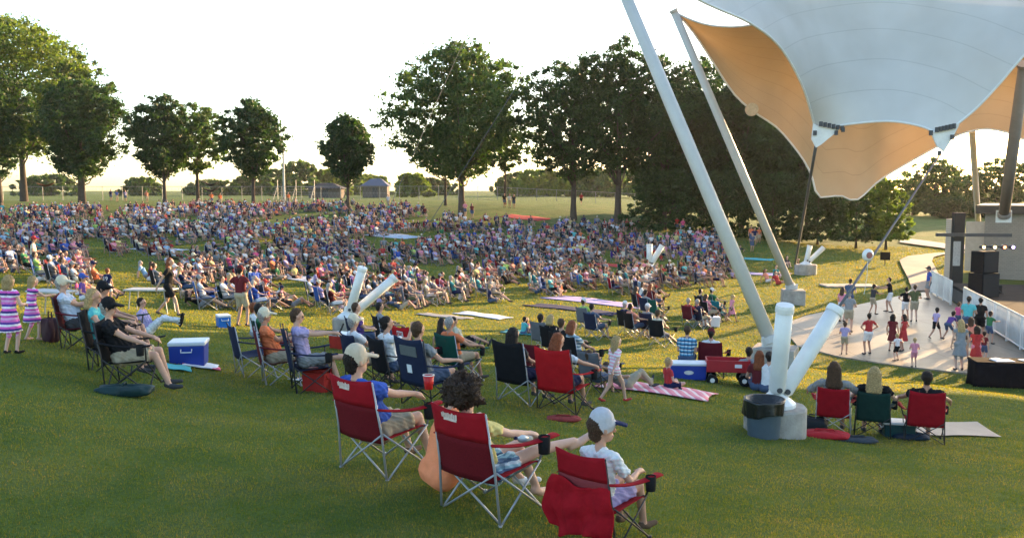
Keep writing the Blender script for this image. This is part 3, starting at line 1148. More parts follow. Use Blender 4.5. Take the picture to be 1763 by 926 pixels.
hb = Vector(on_plane(1151, 262) + (PZ,))
ht = PD(1151, 200, hb.y).z - PZ
hs = thing('stage_house', 'pale grey block stage house with dark flat roof edge', 'building', hb, 30)
HL, HD = 22, 10
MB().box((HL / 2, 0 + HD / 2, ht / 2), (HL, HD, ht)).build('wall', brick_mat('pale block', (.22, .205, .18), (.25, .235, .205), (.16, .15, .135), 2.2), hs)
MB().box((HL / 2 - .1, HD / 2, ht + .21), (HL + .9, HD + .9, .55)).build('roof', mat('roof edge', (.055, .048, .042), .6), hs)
MB().box((-.55, .55, ht * .62 - .6), (1.1, .9, ht * .75)).build('corner_pier', mat('sun tinted block', (.42, .37, .30), .85, .1, 3), hs)  # sunshine on the pier is put into its paler, warmer colour

# steel tower with a cross bar
tp_ = Vector(on_plane(1120, 268) + (PZ,))
th = PD(1120, 200, tp_.y).z - PZ
tw = thing('steel_tower', 'dark square steel tower with a long horizontal cross bar', 'tower', tp_, 8)
MB().box((0, 0, th / 2), (.62, .55, th)).build('column', mat('tower steel', (.025, .024, .024), .6, .2, 2, spec=.3), tw, bevel=.02)
zb = PD(1130, 221, tp_.y - .5).z - PZ
MB().box((.75, -.42, zb), (4.3, .22, .2)).build('cross_bar', dark_steel, tw)
MB().box((-.12, -.29, zb - 1.15), (.42, .02, 1.5)).build('panel', mat('tower panel', (.33, .33, .33), .5), tw)
# tan brick pillar behind the tower
pp = Vector(on_plane(1131, 268) + (PZ,)) + Vector((.3, 2.2, 0))
tag(MB().box((0, 0, 2.0), (.75, .75, 4.0)).build('brick_pillar', brick_mat('tan brick', (.46, .36, .25), (.40, .31, .22), (.5, .45, .38), 4)), 'tan brick pillar standing behind the dark steel tower', 'pillar').location = pp

# loudspeaker stack
black = mat('black paint', (.010, .010, .011), .7, .2, 8, spec=.15)
grille = mat('speaker grille', (.02, .02, .022), .75, .3, 60)
sp_ = Vector(on_plane(1152, 279, PZ + DZ + .14) + (PZ + DZ + .14,))
spk = thing('loudspeaker_stack', 'tall black loudspeaker stack on the stage corner', 'loudspeaker', sp_, -20)
MB().box((0, 0, .55), (1.05, .8, 1.1)).build('subwoofer', black, spk, bevel=.02)
MB().box((0, 0, 1.62), (.95, .7, 1.0)).build('top_cabinet', black, spk, bevel=.02)
MB().box((0, -.41, .55), (.95, .02, 1.0)).build('grille', grille, spk)
MB().box((0, -.36, 1.62), (.85, .02, .9)).build('grille', grille, spk)

# stage lights on a stand
lp = Vector(on_plane(1164, 277, PZ + DZ + .14) + (PZ + DZ + .14,))
lt = thing('light_stand', 'stage light bar with glowing amber, red and violet lamps', 'stage light', lp)
hh = PD(1165, 232, lp.y).z - lp.z
MB().tube([(0, 0, 0), (0, 0, hh)], .03, 8).build('stand', dark_steel, lt)
for a in (0, 120, 240):
    MB().tube([(0, 0, .4), (.5 * cos(R(a)), .5 * sin(R(a)), 0)], .018, 6).build('leg', dark_steel, lt)
MB().tube([(-.75, 0, hh), (.85, 0, hh)], .04, 8).build('bar', dark_steel, lt)
for i, (x, c) in enumerate([(-.62, (1, .55, .12, 5)), (-.1, (1, .7, .2, 4)), (.36, (1, .16, .06, 4)), (.76, (.6, .4, 1, 3))]):
    o = MB().tube([(x, .14, hh - .02), (x, -.14, hh - .02)], [.09, .12], 12).build('lamp', dark_steel, lt)
    MB().tube([(x, -.142, hh - .02), (x, -.15, hh - .02)], [.07, .07], 12).build('lens', mat('lens %d' % i, c[:3], .3, 0, emit=c), o)

# drum kit and microphone stand on the dark stage
def drum(label, cx, cy):
    root = thing('drum_kit', label, 'drum kit', s0 + sd * cx + sn * cy + Vector((0, 0, DZ + .14)), 20)
    chrome = mat('drum shell', (.10, .07, .05), .35, .2, 6, spec=.6)
    MB().tube([(0, -.25, .32), (0, .25, .32)], .3, 18).build('bass_drum', chrome, root)
    for x, z in ((-.28, .75), (.28, .75)):
        MB().lathe([(0, z), (.17, z), (.17, z + .2), (0, z + .2)], (x, 0, 0), 14).build('tom', chrome, root)
    for x, y, z in ((-.75, .1, 1.05), (.8, .1, 1.15)):
        o = MB().lathe([(0, z + .03), (.25, z), (0, z - .01)], (x, y, 0), 18).build('cymbal', mat('cymbal', (.55, .4, .15), .35, .1, 5, metal=.9), root)
        MB().tube([(x, y, 0), (x, y, z)], .012, 6).build('stand', dark_steel, o)


drum('dark drum kit with brass cymbals on the shaded stage', 6.5, 4.5)
tag(MB().tube([(0, 0, 0), (0, 0, 1.5), (.35, -.3, 1.75)], .018, 6).lathe([(0, 0), (.16, 0), (.16, .03), (0, .03)], (0, 0, 0), 12).build('microphone_stand', dark_steel), 'thin dark microphone stand with angled boom on the stage', 'microphone stand').location = s0 + sd * 5 + sn * 2.4 + Vector((0, 0, DZ + .14))
tag(MB().box((0, 0, .2), (.7, .5, .4), R(20)).build('stage_monitor', black, bevel=.03), 'low black monitor wedge on the stage edge', 'speaker').location = s0 + sd * 4 + sn * 1 + Vector((0, 0, DZ + .14))
tag(MB().tube([(0, 0, 0), (0, 0, 1.3), (.3, -.2, 1.45)], .02, 6).box((.3, -.2, 1.35), (.5, .03, .35)).build('music_stand', dark_steel), 'small black music stand beside the drum kit', 'music stand').location = s0 + sd * 7.6 + sn * 3 + Vector((0, 0, DZ + .14))

# black draped table
tb = P(1178, 363)
tt = thing('draped_table', 'table under a black cloth with pale sheets on top at the floor edge', 'table', tb, 10)
bl = mat('black cloth', (.010, .010, .012), .95, .3, 5, .4, 12, spec=.03)


def drape(u, v):
    a = u * 2 * pi
    c, s_ = cos(a), sin(a)
    k = 1 / max(abs(c) / .95, abs(s_) / .42)
    z = .76 * (1 - v)
    w_ = 1 + .06 * v * sin(a * 11) + .05 * v
    return (c * k * w_, s_ * k * w_, max(.01, z))


MB().sheet(drape, 64, 6, .006).build('cloth_skirt', bl, tt, smooth=True)
MB().box((0, 0, .765), (1.9, .84, .02)).build('tabletop', bl, tt)
tag(MB().box((0, 0, .008), (.55, .4, .016)).box((.7, .05, .01), (.3, .22, .02), .2).box((-.1, .1, .025), (.3, .3, .02), .5).build('leaflets', mat('paper', (.8, .8, .82), .6)), 'pale stack of papers lying on the black table', 'papers').location = tb + Vector((-.15, -.05, .776))

# ------------------------------------------------------------------ ridge: fence, field light, pavilions
def at(u, v, d):
    dr = ray(u, v)
    x = dr.x / dr.y * d
    return Vector((x, d, gz(x, d)))


fm = mat('fence steel', (.30, .29, .27), .5, .1, 3, metal=.3)
for k, (ua, ub, d) in enumerate([(-20, 120, 138), (120, 330, 138), (330, 560, 138), (560, 790, 138)]):
    a, c = at(ua, 180, d), at(ub, 180, d)
    n = int((c - a).length / 3)
    root = thing('field_fence', ['tall thin wire fence behind the dark tree clump', 'tall thin wire fence behind the hammocks', 'tall thin wire fence behind the lone ridge tree', 'tall thin wire fence behind the spreading tree'][k], 'fence', a, 0, 'fence round the ball field')
    for i in range(n):
        p = a.lerp(c, i / n) - a
        MB().tube([p, p + Vector((0, 0, 2.2))], .045, 6).build('post', fm, root)
    d0 = c - a
    MB().tube([(0, 0, 2.15), d0 + Vector((0, 0, 2.15))], .035, 6).tube([(0, 0, 1.1), d0 + Vector((0, 0, 1.1))], .02, 6).tube([(0, 0, .12), d0 + Vector((0, 0, .12))], .02, 6).build('rail', fm, root)
    wv = MB()
    m_ = int(d0.length / .55)
    for i in range(m_):
        q = d0 * (i / m_)
        wv.tube([q + Vector((0, 0, .1)), q + d0.normalized() * .9 + Vector((0, 0, 2.1))], .008, 3, caps=False)
        wv.tube([q + d0.normalized() * .9 + Vector((0, 0, .1)), q + Vector((0, 0, 2.1))], .008, 3, caps=False)
    wv.build('wire_mesh', fm, root)
lp = at(333, 183, 150)
lz = PD(333, 130, 150).z - lp.z
fl = thing('field_light', 'tall pale floodlight pole of the ball field beside the egg shaped tree', 'light pole', lp)
MB().tube([(0, 0, 0), (0, 0, lz)], [.22, .14], 8).build('pole', mat('pale pole', (.5, .48, .45), .6), fl)
MB().box((0, 0, lz), (2.6, .15, .12)).box((0, 0, lz - .8), (2.2, .12, .1)).build('cross_arm', fm, fl)
for i in range(5):
    MB().box((-1.1 + .55 * i, -.2, lz + .15), (.38, .3, .32)).build('lamp', fm, fl)
# bleachers
bp_ = at(342, 183, 152)
bs = thing('bleachers', 'open steel bleachers with rails below the floodlight pole', 'bleachers', bp_)
for i in range(5):
    MB().box((0, i * .7, .4 + i * .45), (7, .3, .06)).build('bench', fm, bs)
for x in (-3.2, 0, 3.2):
    MB().tube([(x, 0, 0), (x, 3, 2.4)], .06, 5).tube([(x, 3, 0), (x, 3, 3.4)], .06, 5).build('support', fm, bs)


def pavilion(label, u, vt, d, wd, rc, fc=(.13, .11, .095)):
    p = at(u, 183, d)
    h = PD(u, vt, d).z - p.z
    r = thing('pavilion', label, 'pavilion', p, 0, 'low buildings beyond the ball field')
    MB().box((0, 0, h * .32), (wd * .86, 4, h * .64)).build('wall', mat('hut wall %d' % u, fc, .9), r)
    b = MB()
    z0, z1, x, y = h * .62, h, wd / 2, 3
    b.add([(-x, -y, z0), (x, -y, z0), (x, y, z0), (-x, y, z0), (-x * .35, 0, z1), (x * .35, 0, z1)], [(3, 2, 1, 0), (0, 1, 5, 4), (2, 3, 4, 5), (1, 2, 5), (3, 0, 4)])
    b.build('roof', mat('hut roof %d' % u, rc, .8), r)
    MB().box((0, -2.02, h * .28), (wd * .18, .05, h * .5)).build('doorway', dark_steel, r)


pavilion('low hut with dark brown roof left of the lone ridge tree', 383, 172, 190, 8, (.06, .045, .04))
pavilion('small pavilion with blue grey gable roof right of the lone ridge tree', 441, 168, 190, 6, (.10, .11, .15))
# hammocks between the trees
def hammock(label, a, c, sag, m):
    a, c = Vector(a), Vector(c)
    root = thing('hammock', label, 'hammock', (a + c) / 2, 0, 'dark hammocks slung between the trees')
    a, c = a - root.location, c - root.location
    d = c - a
    l0, l1 = a + d * .18, a + d * .82

    def fn(u, v):
        p = l0.lerp(l1, u)
        w_ = .55 * sin(pi * (.1 + .8 * u))
        return p + Vector((0, (v - .5) * w_ * 2, -sag * sin(pi * u) + .25 * (2 * v - 1) ** 2 * sin(pi * u)))
    MB().sheet(fn, 14, 6, .01).build('sling', m, root, smooth=True)
    MB().tube([a, l0], .02, 5).tube([c, l1], .02, 5).build('rope', dark_steel, root)


hm = mat('dark hammock cloth', (.03, .026, .03), .9)
hd = 113
hammock('upper dark hammock slung between the pale tree and the egg shaped tree', PD(232, 170, hd), PD(262, 171, hd), .6, hm)
hammock('lower dark hammock slung under the upper one', PD(232, 176, hd - 1), PD(262, 176, hd - 1), .6, hm)
hammock('dark hammock slung from the trunks of the dark clump', PD(36, 172, hd), PD(70, 172, hd), .5, mat('orange hammock cloth', (.10, .045, .025), .9))

# black sign board and round foil balloon on the long stay cable
sg = P(1037, 250)
sb = thing('sign_board', 'small dark square sign board on a post in the sunlit grass', 'sign', sg, 10)
MB().box((0, 0, .75), (.72, .07, .62)).build('board', black, sb, bevel=.01)
MB().tube([(0, .05, 0), (0, .05, 1.0)], .035, 6).build('post', dark_steel, sb)
ba = PD(1017, 240, 20)
bo = thing('foil_balloon', 'round silvery white foil balloon catching the sun beside the long stay cable', 'balloon', ba, -10)
o = MB().lathe([(0, -.07), (.08, -.06), (.125, -.03), (.145, 0), (.125, .03), (.08, .06), (0, .07)], (0, 0, 0), 20).build('envelope', mat('foil', (.72, .70, .66), .22, .05, 9, spec=.8), bo, smooth=True)
o.rotation_euler = (R(90), 0, 0)
o = MB().lathe([(0, 0), (.075, 0), (.07, .012), (0, .014)], (0, 0, 0), 16).build('printed_patch', mat('foil print', (.32, .12, .10), .4, .3, 25), bo)
o.location = (0, -.06, 0)
o.rotation_euler = (R(90), 0, 0)
MB().tube([(0, 0, -.14), (.03, .05, -.5), (0, .1, -.9)], .006, 5).build('string', white_steel, bo)
tag(MB().box((0, 0, .05), (3.2, 1.5, .1)).build('ground_slab', concrete, bevel=.02), 'pale concrete pad lying in sunlit grass left of the dancing teens', 'slab').location = P(995, 269.5)

# ------------------------------------------------------------------ colours of cloth, skin and hair
PAL = {
    'white': (.72, .72, .72), 'grey': (.26, .27, .28), 'charcoal': (.06, .06, .065), 'black': (.014, .014, .016), 'red': (.50, .025, .025),
    'maroon': (.15, .015, .02), 'orange': (.75, .16, .03), 'coral': (.75, .24, .15), 'pink': (.75, .24, .34), 'hot pink': (.70, .06, .22),
    'yellow': (.70, .58, .16), 'lime': (.36, .60, .08), 'green': (.03, .20, .07), 'teal': (.02, .28, .30), 'turquoise': (.06, .48, .50),
    'sky blue': (.25, .46, .70), 'blue': (.03, .10, .48), 'navy': (.015, .025, .085), 'purple': (.14, .06, .32), 'lavender': (.42, .34, .60),
    'cream': (.68, .60, .42), 'khaki': (.42, .35, .23), 'brown': (.12, .07, .04), 'denim': (.07, .11, .20), 'olive': (.10, .11, .04), 'pale blue': (.52, .60, .72)}
SKIN = [(.46, .255, .175), (.52, .30, .21), (.40, .21, .14), (.56, .34, .25), (.20, .10, .065)]
HAIRC = {'dark': (.018, .012, .009), 'brown': (.07, .038, .02), 'blond': (.42, .29, .13), 'grey': (.32, .30, .28), 'red': (.22, .06, .02), 'dark brown': (.045, .024, .015)}
for k, c in list(PAL.items()):
    l_ = .3 * c[0] + .55 * c[1] + .15 * c[2]
    c = PAL[k] = tuple((v_ * .84 + l_ * .16) * .92 for v_ in c)
    mat('cloth ' + k, c, .9, .10, 14, .35, 35, spec=.15)
for i, c in enumerate(SKIN):
    m_ = mat('skin %d' % i, c, .55, .06, 20, spec=.35)
    m_.node_tree.nodes['Principled BSDF'].inputs['Subsurface Weight'].default_value = 0
for k, c in HAIRC.items():
    mat('hair ' + k, c, .6, .6, 55, .9, 120, spec=.3)
cl = lambda k: MATS['cloth ' + k]
hr = lambda k: MATS['hair ' + k]
sk = lambda i: MATS['skin %d' % i]
PINKSTRIPE = stripes_mat('pink striped dress', [(.70, .38, .62), (.62, .10, .42), (.78, .70, .78), (.06, .03, .18), (.70, .12, .48), (.80, .74, .80), (.12, .05, .30), (.66, .16, .50)], 2.6)
CANDY = stripes_mat('candy stripes', [(.80, .42, .50), (.82, .80, .80)], 12)
PLAID = stripes_mat('blue plaid', [(.10, .34, .50), (.62, .70, .74), (.03, .08, .16)], 11, plaid=[(1, 1, 1), (.25, .4, .55), (.8, .9, 1)])
HSTRIPE = stripes_mat('pale blue stripes', [(.32, .44, .50), (.75, .78, .76), (.12, .20, .26)], 14)
PLAIDSH = stripes_mat('plaid shorts', [(.60, .66, .70), (.12, .18, .28), (.35, .55, .60)], 14, plaid=[(1, 1, 1), (.3, .4, .5), (.9, .95, 1)])

X = Vector((1, 0, 0))


def ik(a, c, l1, l2, pole):
    a, c = Vector(a), Vector(c)
    d = c - a
    L = d.length
    mx = (l1 + l2) * .995
    if L > mx:
        c = a + d * (mx / L)
        d = c - a
        L = mx
    u = d / max(L, 1e-6)
    q = (l1 * l1 - l2 * l2 + L * L) / (2 * max(L, 1e-6))
    h = math.sqrt(max(0, l1 * l1 - q * q))
    p = Vector(pole)
    p = (p - u * p.dot(u))
    p = p.normalized() if p.length > 1e-6 else Vector((0, 0, 1))
    return a + u * q + p * h, c


def skeleton(pelvis, lean, hands, feet, kpole=(0, .3, 1), epole=None, yaw=0, pitch=0, twist=0, side=0, toes=None, width=1.0, hs=1.0):
    """joints of a seated or standing figure facing +y; lean in degrees backwards (negative = forward)"""
    J = {}
    p = Vector(pelvis)
    l, sd_ = R(lean), R(side)
    T = Vector((sin(sd_), -sin(l), cos(l) * cos(sd_))).normalized()
    tw = Matrix.Rotation(R(twist), 3, 'Z')
    sx = tw @ X
    J['pelvis'], J['T'] = p, T
    J['chest'] = p + T * .30
    J['neck'] = p + T * .52
    fw = tw @ Vector((0, 1, 0))
    hd = (Vector((T.x * .5, T.y * .35, 1))).normalized()
    J['head'] = J['neck'] + hd * .175 * (1 + .5 * (hs - 1)) + fw * .035
    hf = (tw @ Matrix.Rotation(R(-yaw), 3, 'Z')) @ Vector((0, cos(R(pitch)), sin(R(pitch))))
    J['hf'] = hf
    J['hu'] = (Vector((0, 0, 1)) - hf * hf.z).normalized()
    for i, s in ((0, -1), (1, 1)):
        sh = J['neck'] - T * .055 + sx * (.175 * s * width)
        hp = p + X * (.088 * s * width)
        el, wr = ik(sh, Vector(hands[i]), .285, .25, (epole[i] if epole else (s * .5, -.5, -.8)))
        kn, an = ik(hp, Vector(feet[i]), .43, .42, kpole if not isinstance(kpole, list) else kpole[i])
        J['sh%d' % i], J['el%d' % i], J['wr%d' % i] = sh, el, wr
        J['hp%d' % i], J['kn%d' % i], J['an%d' % i] = hp, kn, an
        J['to%d' % i] = Vector(toes[i]) if toes else an + Vector((s * .03, .17, -.045))
    return J


def figure(name, J, hair='short', fem=False, belly=1.0, sleeve=.55, short=.78, dress=None, pants=False, bare=False, hat=None, hs=1.0,
           voxel=.022, fingers=False, build=1.0, scale=1.0, dec=None, curl=0.0, smooth=5):
    """one continuous body: overlapping tapered limbs fused by a voxel remesh, clothed by nearest limb"""
    pr = []
    B = build

    def cap(a, b, ra, rb, tg, flat=False):
        pr.append((Vector(a), Vector(b), ra, rb, tg, flat))
    p, T, nk, ch = J['pelvis'], J['T'], J['neck'], J['chest']
    sx = (J['sh1'] - J['sh0']).normalized()
    w = .9 if fem else 1
    for s in (-1, 1):
        cap(p + X * (.062 * s) + T * .06, ch + sx * (.075 * s * w), .098 * B, .100 * B * w, 1)
        cap(ch + sx * (.078 * s * w), nk - T * .09 + sx * (.085 * s * w), .100 * B * w, .088 * w, 1)
    fwd = sx.cross(T) * -1
    if fwd.y < 0:
        fwd = -fwd
    cap(p + T * .12 + fwd * .02 * belly, ch + fwd * .03, .118 * B * (.6 + .4 * belly) + .02 * max(0, belly - 1), .105 * B, 1)
    if fem:
        for s in (-1, 1):
            cap(ch + sx * .065 * s + T * .07 + fwd * .085, ch + sx * .065 * s + T * .05 + fwd * .095, .05, .05, 1)
    cap(J['sh0'] - sx * -.02, J['sh1'] - sx * .02, .062 * w, .062 * w, 1)
    cap(nk - T * .03 - sx * .07, nk - T * .03 + sx * .07, .055, .055, 1)
    cap(J['hp0'], J['hp1'], .118 * B, .118 * B, 2)
    cap(nk - T * .03, J['head'] - J['hu'] * .04, .056, .05, 0)
    h, f, u = J['head'], J['hf'], J['hu']
    sd_ = f.cross(u)
    H = hs
    cap(h + u * .022 * H - f * .012 * H, h + u * .022 * H + f * .008 * H, .086 * H, .084 * H, 0)
    cap(h - u * .035 * H + f * .018 * H, h - u * .062 * H + f * .048 * H, .062 * H, .042 * H, 0)
    cap(h + u * .018 * H + f * .088 * H, h - u * .018 * H + f * .104 * H, .010 * H, .016 * H, 0)       # nose
    cap(h + u * .030 * H + f * .078 * H - sd_ * .03 * H, h + u * .030 * H + f * .078 * H + sd_ * .03 * H, .018 * H, .018 * H, 0)   # brow
    for s in (-1, 1):
        cap(h + sd_ * s * .083 * H + u * .012 * H - f * .005 * H, h + sd_ * s * .086 * H - u * .022 * H, .016 * H, .012 * H, 0)   # ears
        if voxel < .016:
            cap(h + sd_ * s * .032 * H + u * .006 * H + f * .081 * H, h + sd_ * s * .036 * H + u * .006 * H + f * .080 * H, .0105, .0105, 3)   # eyes
    if voxel < .016:
        cap(h - u * .052 * H + f * .083 * H - sd_ * .018 * H, h - u * .052 * H + f * .083 * H + sd_ * .018 * H, .010 * H, .010 * H, 6)   # mouth
    if hair in ('short', 'long', 'bun', 'curly', 'bob'):
        cap(h + u * .045 * H - f * .024 * H, h + u * .030 * H - f * .030 * H, .090 * H, .092 * H, 3)
        cap(h - u * .02 * H - f * .045 * H, h - u * .05 * H - f * .045 * H, .066 * H, .055 * H, 3)
    if hair in ('long', 'bob'):
        ln = .27 if hair == 'long' else .13
        for s in (-1, 0, 1):
            cap(h - f * .05 * H + sd_ * s * .055 * H, h - f * .085 - Vector((0, 0, ln)) + sd_ * s * .075, .062 * H, .05, 3)
    if hair == 'bun':
        cap(h - f * .11 * H + u * .06 * H, h - f * .12 * H + u * .05 * H, .04, .04, 3)
    if hair == 'curly':
        g = random.Random(5)
        for k in range(150):
            a, b2 = g.uniform(0, 2 * pi), g.uniform(-.55, 1)
            rr = math.sqrt(max(0, 1 - b2 * b2))
            d = sd_ * cos(a) * rr + f * sin(a) * rr + u * b2
            if d.dot(f) > .45 and b2 < .55:
                continue
            q = h + u * .03 - f * .03 + d * g.uniform(.115, .155)
            cap(q, q + d * .012, g.uniform(.022, .034), .022, 3)
        cap(h + u * .03 - f * .03, h + u * .02 - f * .04, .125, .12, 3)
    if hat:
        cap(h + u * .065 * H - f * .008 * H, h + u * .050 * H - f * .004 * H, .097 * H, .102 * H, 5)
        bd = f if hat == 'cap' else -f
        for s in (-1, -.5, 0, .5, 1):
            cap(h + u * .052 * H + bd * .085 * H + sd_ * s * .055 * H, h + u * .030 * H + bd * (.195 - .025 * abs(s)) * H + sd_ * s * .05 * H, .019, .016, 7)
    for i in (0, 1):
        s = -1 if i == 0 else 1
        sh, el, wr = J['sh%d' % i], J['el%d' % i], J['wr%d' % i]
        cap(sh.lerp(el, .38 if sleeve and sleeve > .4 else .12), el, .047 * w * B, .040 * w, 0)
        cap(el, el.lerp(wr, .3), .039 * w, .043 * w, 0)
        cap(el.lerp(wr, .3), wr, .043 * w, .027 * w, 0)
        if sleeve:
            e = sh.lerp(el, sleeve)
            cap(sh - (el - sh).normalized() * .01, e, .066 * w * B, .064 * w * B, 1, True)
            if sleeve > 1:
                cap(el, el.lerp(wr, sleeve - 1), .052, .042, 1, True)
        d = (wr - el).normalized()
        d = (d + Vector(J.get('hd%d' % i, (0, 0, -.25)))).normalized()
        sd2 = d.cross(Vector((0, 0, 1)))
        sd2 = sd2.normalized() if sd2.length > .05 else X.copy()
        nz = sd2.cross(d)
        cap(wr, wr + d * .075, .030, .036, 0)
        cap(wr + d * .03 - sd2 * .018, wr + d * .075 - sd2 * .022, .022, .018, 0)
        cap(wr + d * .03 + sd2 * .018, wr + d * .075 + sd2 * .022, .022, .018, 0)
        if fingers:
            cv = -.5
            for k, ln in enumerate((.068, .078, .074, .058)):
                o = (k - 1.5)
                b0 = wr + d * .082 + sd2 * o * .021
                m1 = b0 + (d + sd2 * o * .10 - nz * .2).normalized() * ln * .5
                e1 = m1 + (d + sd2 * o * .12 + nz * cv * 1.4).normalized() * ln * .5
                cap(b0 - d * .02, m1, .0100, .0092, 0)
                cap(m1, e1, .0092, .008, 0)
            tb0 = wr + d * .025 - sd2 * s * .028
            tm = tb0 + (d * .6 - sd2 * s * .8).normalized() * .035
            cap(tb0, tm, .013, .011, 0)
            cap(tm, tm + (d * .9 - sd2 * s * .25 + nz * -.3).normalized() * .032, .011, .009, 0)
        else:
            cap(wr + d * .07, wr + (d + nz * -.35).normalized() * .150, .030, .018, 0)
            cap(wr + d * .03 - sd2 * s * .025, wr + d * .085 - sd2 * s * .045, .014, .011, 0)
        hp, kn, an, to = J['hp%d' % i], J['kn%d' % i], J['an%d' % i], J['to%d' % i]
        cap(hp, kn, .083 * B, .057, 2 if pants else 0)
        cap(kn, kn.lerp(an, .3), .057, .053, 2 if pants else 0)
        cap(kn.lerp(an, .3), an, .055, .037, 2 if pants else 0)
        if pants:
            cap(kn, an, .066, .058, 2, True)
        if short:
            cap(hp, hp.lerp(kn, short), .100 * B, .088 * B, 2, True)
        ft = 0 if bare else 4
        fd = (to - an).normalized()
        cap(an + Vector((0, 0, -.035)) - fd * .035, an + Vector((0, 0, -.035)) + fd * .07, .038, .04, ft)
        cap(an + Vector((0, 0, -.035)) + fd * .05, to, .042, .030, ft)
    if dress:
        wst = p + T * .16
        hem = Vector(dress)
        cap(wst, hem, .115, dress_r.get(name, .24), 2 if name in dress_two else 1, True)
    # mesh of the overlapping solids
    V, FF = [], []
    SEG = 10

    def ring(c, a, b, r):
        o = len(V)
        for k in range(SEG):
            th = 2 * pi * k / SEG
            V.append(c + (a * cos(th) + b * sin(th)) * r)
        return o
    for a, b, ra, rb, tg, flat in pr:
        d = b - a
        d = d.normalized() if d.length > 1e-6 else Vector((0, 0, 1))
        q = d.cross(Vector((0, 0, 1)))
        q = q.normalized() if q.length > .02 else X.copy()
        e = d.cross(q)
        if flat:
            prof = [(a, ra * .5), (a, ra), (b, rb), (b, rb * .5)]
            o0 = [ring(c, q, e, r) for c, r in prof]
        else:
            o0 = [ring(a - d * ra * cos(t), q, e, ra * sin(t)) for t in (.25, .8, 1.25)] + [ring(b + d * rb * sin(t), q, e, rb * cos(t)) for t in (.3, .77, 1.3)]
        for m, n_ in zip(o0, o0[1:]):
            for k in range(SEG):
                k2 = (k + 1) % SEG
                FF.append((m + k, m + k2, n_ + k2, n_ + k))
        FF.append(tuple(range(o0[0], o0[0] + SEG))[::-1])
        FF.append(tuple(range(o0[-1], o0[-1] + SEG)))
    me = bpy.data.meshes.new('raw')
    me.from_pydata([tuple(v * scale) for v in V], [], FF)
    o = bpy.data.objects.new('raw', me)
    C.objects.link(o)
    md = o.modifiers.new('r', 'REMESH')
    md.mode = 'VOXEL'
    md.voxel_size = voxel * scale
    md.use_smooth_shade = True
    ms = o.modifiers.new('s', 'SMOOTH')
    ms.factor = .5
    ms.iterations = smooth
    if dec:
        dm = o.modifiers.new('d', 'DECIMATE')
        dm.ratio = dec
    dg = bpy.context.evaluated_depsgraph_get()
    out = bpy.data.meshes.new_from_object(o.evaluated_get(dg))
    bpy.data.objects.remove(o)
    bpy.data.meshes.remove(me)
    out.name = name
    n = len(out.polygons)
    ct = np.empty(n * 3)
    out.polygons.foreach_get('center', ct)
    ct = ct.reshape(-1, 3) / scale
    best = np.full(n, 1e9)
    idx = np.zeros(n, np.int32)
    for a, b, ra, rb, tg, flat in pr:
        a, b = np.array(a), np.array(b)
        d = b - a
        L2 = max(1e-9, (d * d).sum())
        t = ((ct - a) @ d) / L2
        tc = np.clip(t, 0, 1)
        ds = np.linalg.norm(ct - a - tc[:, None] * d, axis=1) - (ra + (rb - ra) * tc)
        if flat:
            ds = ds + np.where((t < -.03) | (t > 1.02), .06, -.006)
        if tg == 3 and ra < .011:
            ds = ds - .004
        if tg in (6, 7, 5):
            ds = ds - .003
        bt = ds < best
        best[bt] = ds[bt]
        idx[bt] = tg
    # cloth folds and strands of hair
    if voxel < .018:
        nv = len(out.vertices)
        co = np.empty(nv * 3); out.vertices.foreach_get('co', co); co = co.reshape(-1, 3)
        no = np.empty(nv * 3); out.vertex_normals.foreach_get('vector', no); no = no.reshape(-1, 3)
        tagv = np.zeros(nv, np.int32)
        for pol, tg in zip(out.polygons, idx):
            for vi in pol.vertices:
                tagv[vi] = tg
        q = co / scale
        wob = np.sin(q[:, 0] * 31 + 9 * np.sin(q[:, 2] * 13 + q[:, 1] * 5)) * np.sin(q[:, 2] * 42 + 6 * np.sin(q[:, 0] * 15 - q[:, 1] * 11)) + .6 * np.sin(q[:, 1] * 55 + q[:, 2] * 33 + 4 * np.sin(q[:, 0] * 25))
        amp = np.where((tagv == 1) | (tagv == 2), .009 * wob, 0.0)
        g2 = np.random.default_rng(3)
        if hair == 'curly':
            amp = np.where(tagv == 3, g2.normal(0, .010, nv) + .012 * np.sin(q[:, 0] * 170) * np.sin(q[:, 2] * 150 + q[:, 1] * 140), amp)
        else:
            amp = np.where(tagv == 3, (.004) * np.sin(q[:, 0] * 260 + 6 * np.sin(q[:, 2] * 9 + q[:, 1] * 14)) + g2.normal(0, .0012, nv), amp)
        out.vertices.foreach_set('co', (co + no * amp[:, None] * scale).ravel())
    out.materials.clear()
    for k in range(8):
        out.materials.append(None)
    out.polygons.foreach_set('material_index', idx)
    out.polygons.foreach_set('use_smooth', [True] * n)
    return out


dress_r = {}
dress_two = set()
LIP = mat('lips', (.36, .13, .11), .5, .05)


def person(me, loc, head, label, group=None, skin=0, shirt='white', bottom='khaki', hair='brown', shoe='charcoal', hat='white', brim=None, scale=1, tilt=None):
    g = lambda k: cl(k) if isinstance(k, str) else k
    o = inst('person', me, None, [sk(skin), g(shirt), g(bottom), hr(hair), g(shoe) if shoe != 'bare' else sk(skin), g(hat), LIP, g(brim or hat)])
    o.location = loc
    o.rotation_euler = (0, 0, -R(head))
    o.scale = (scale,) * 3
    return tag(o, label, 'person', group)


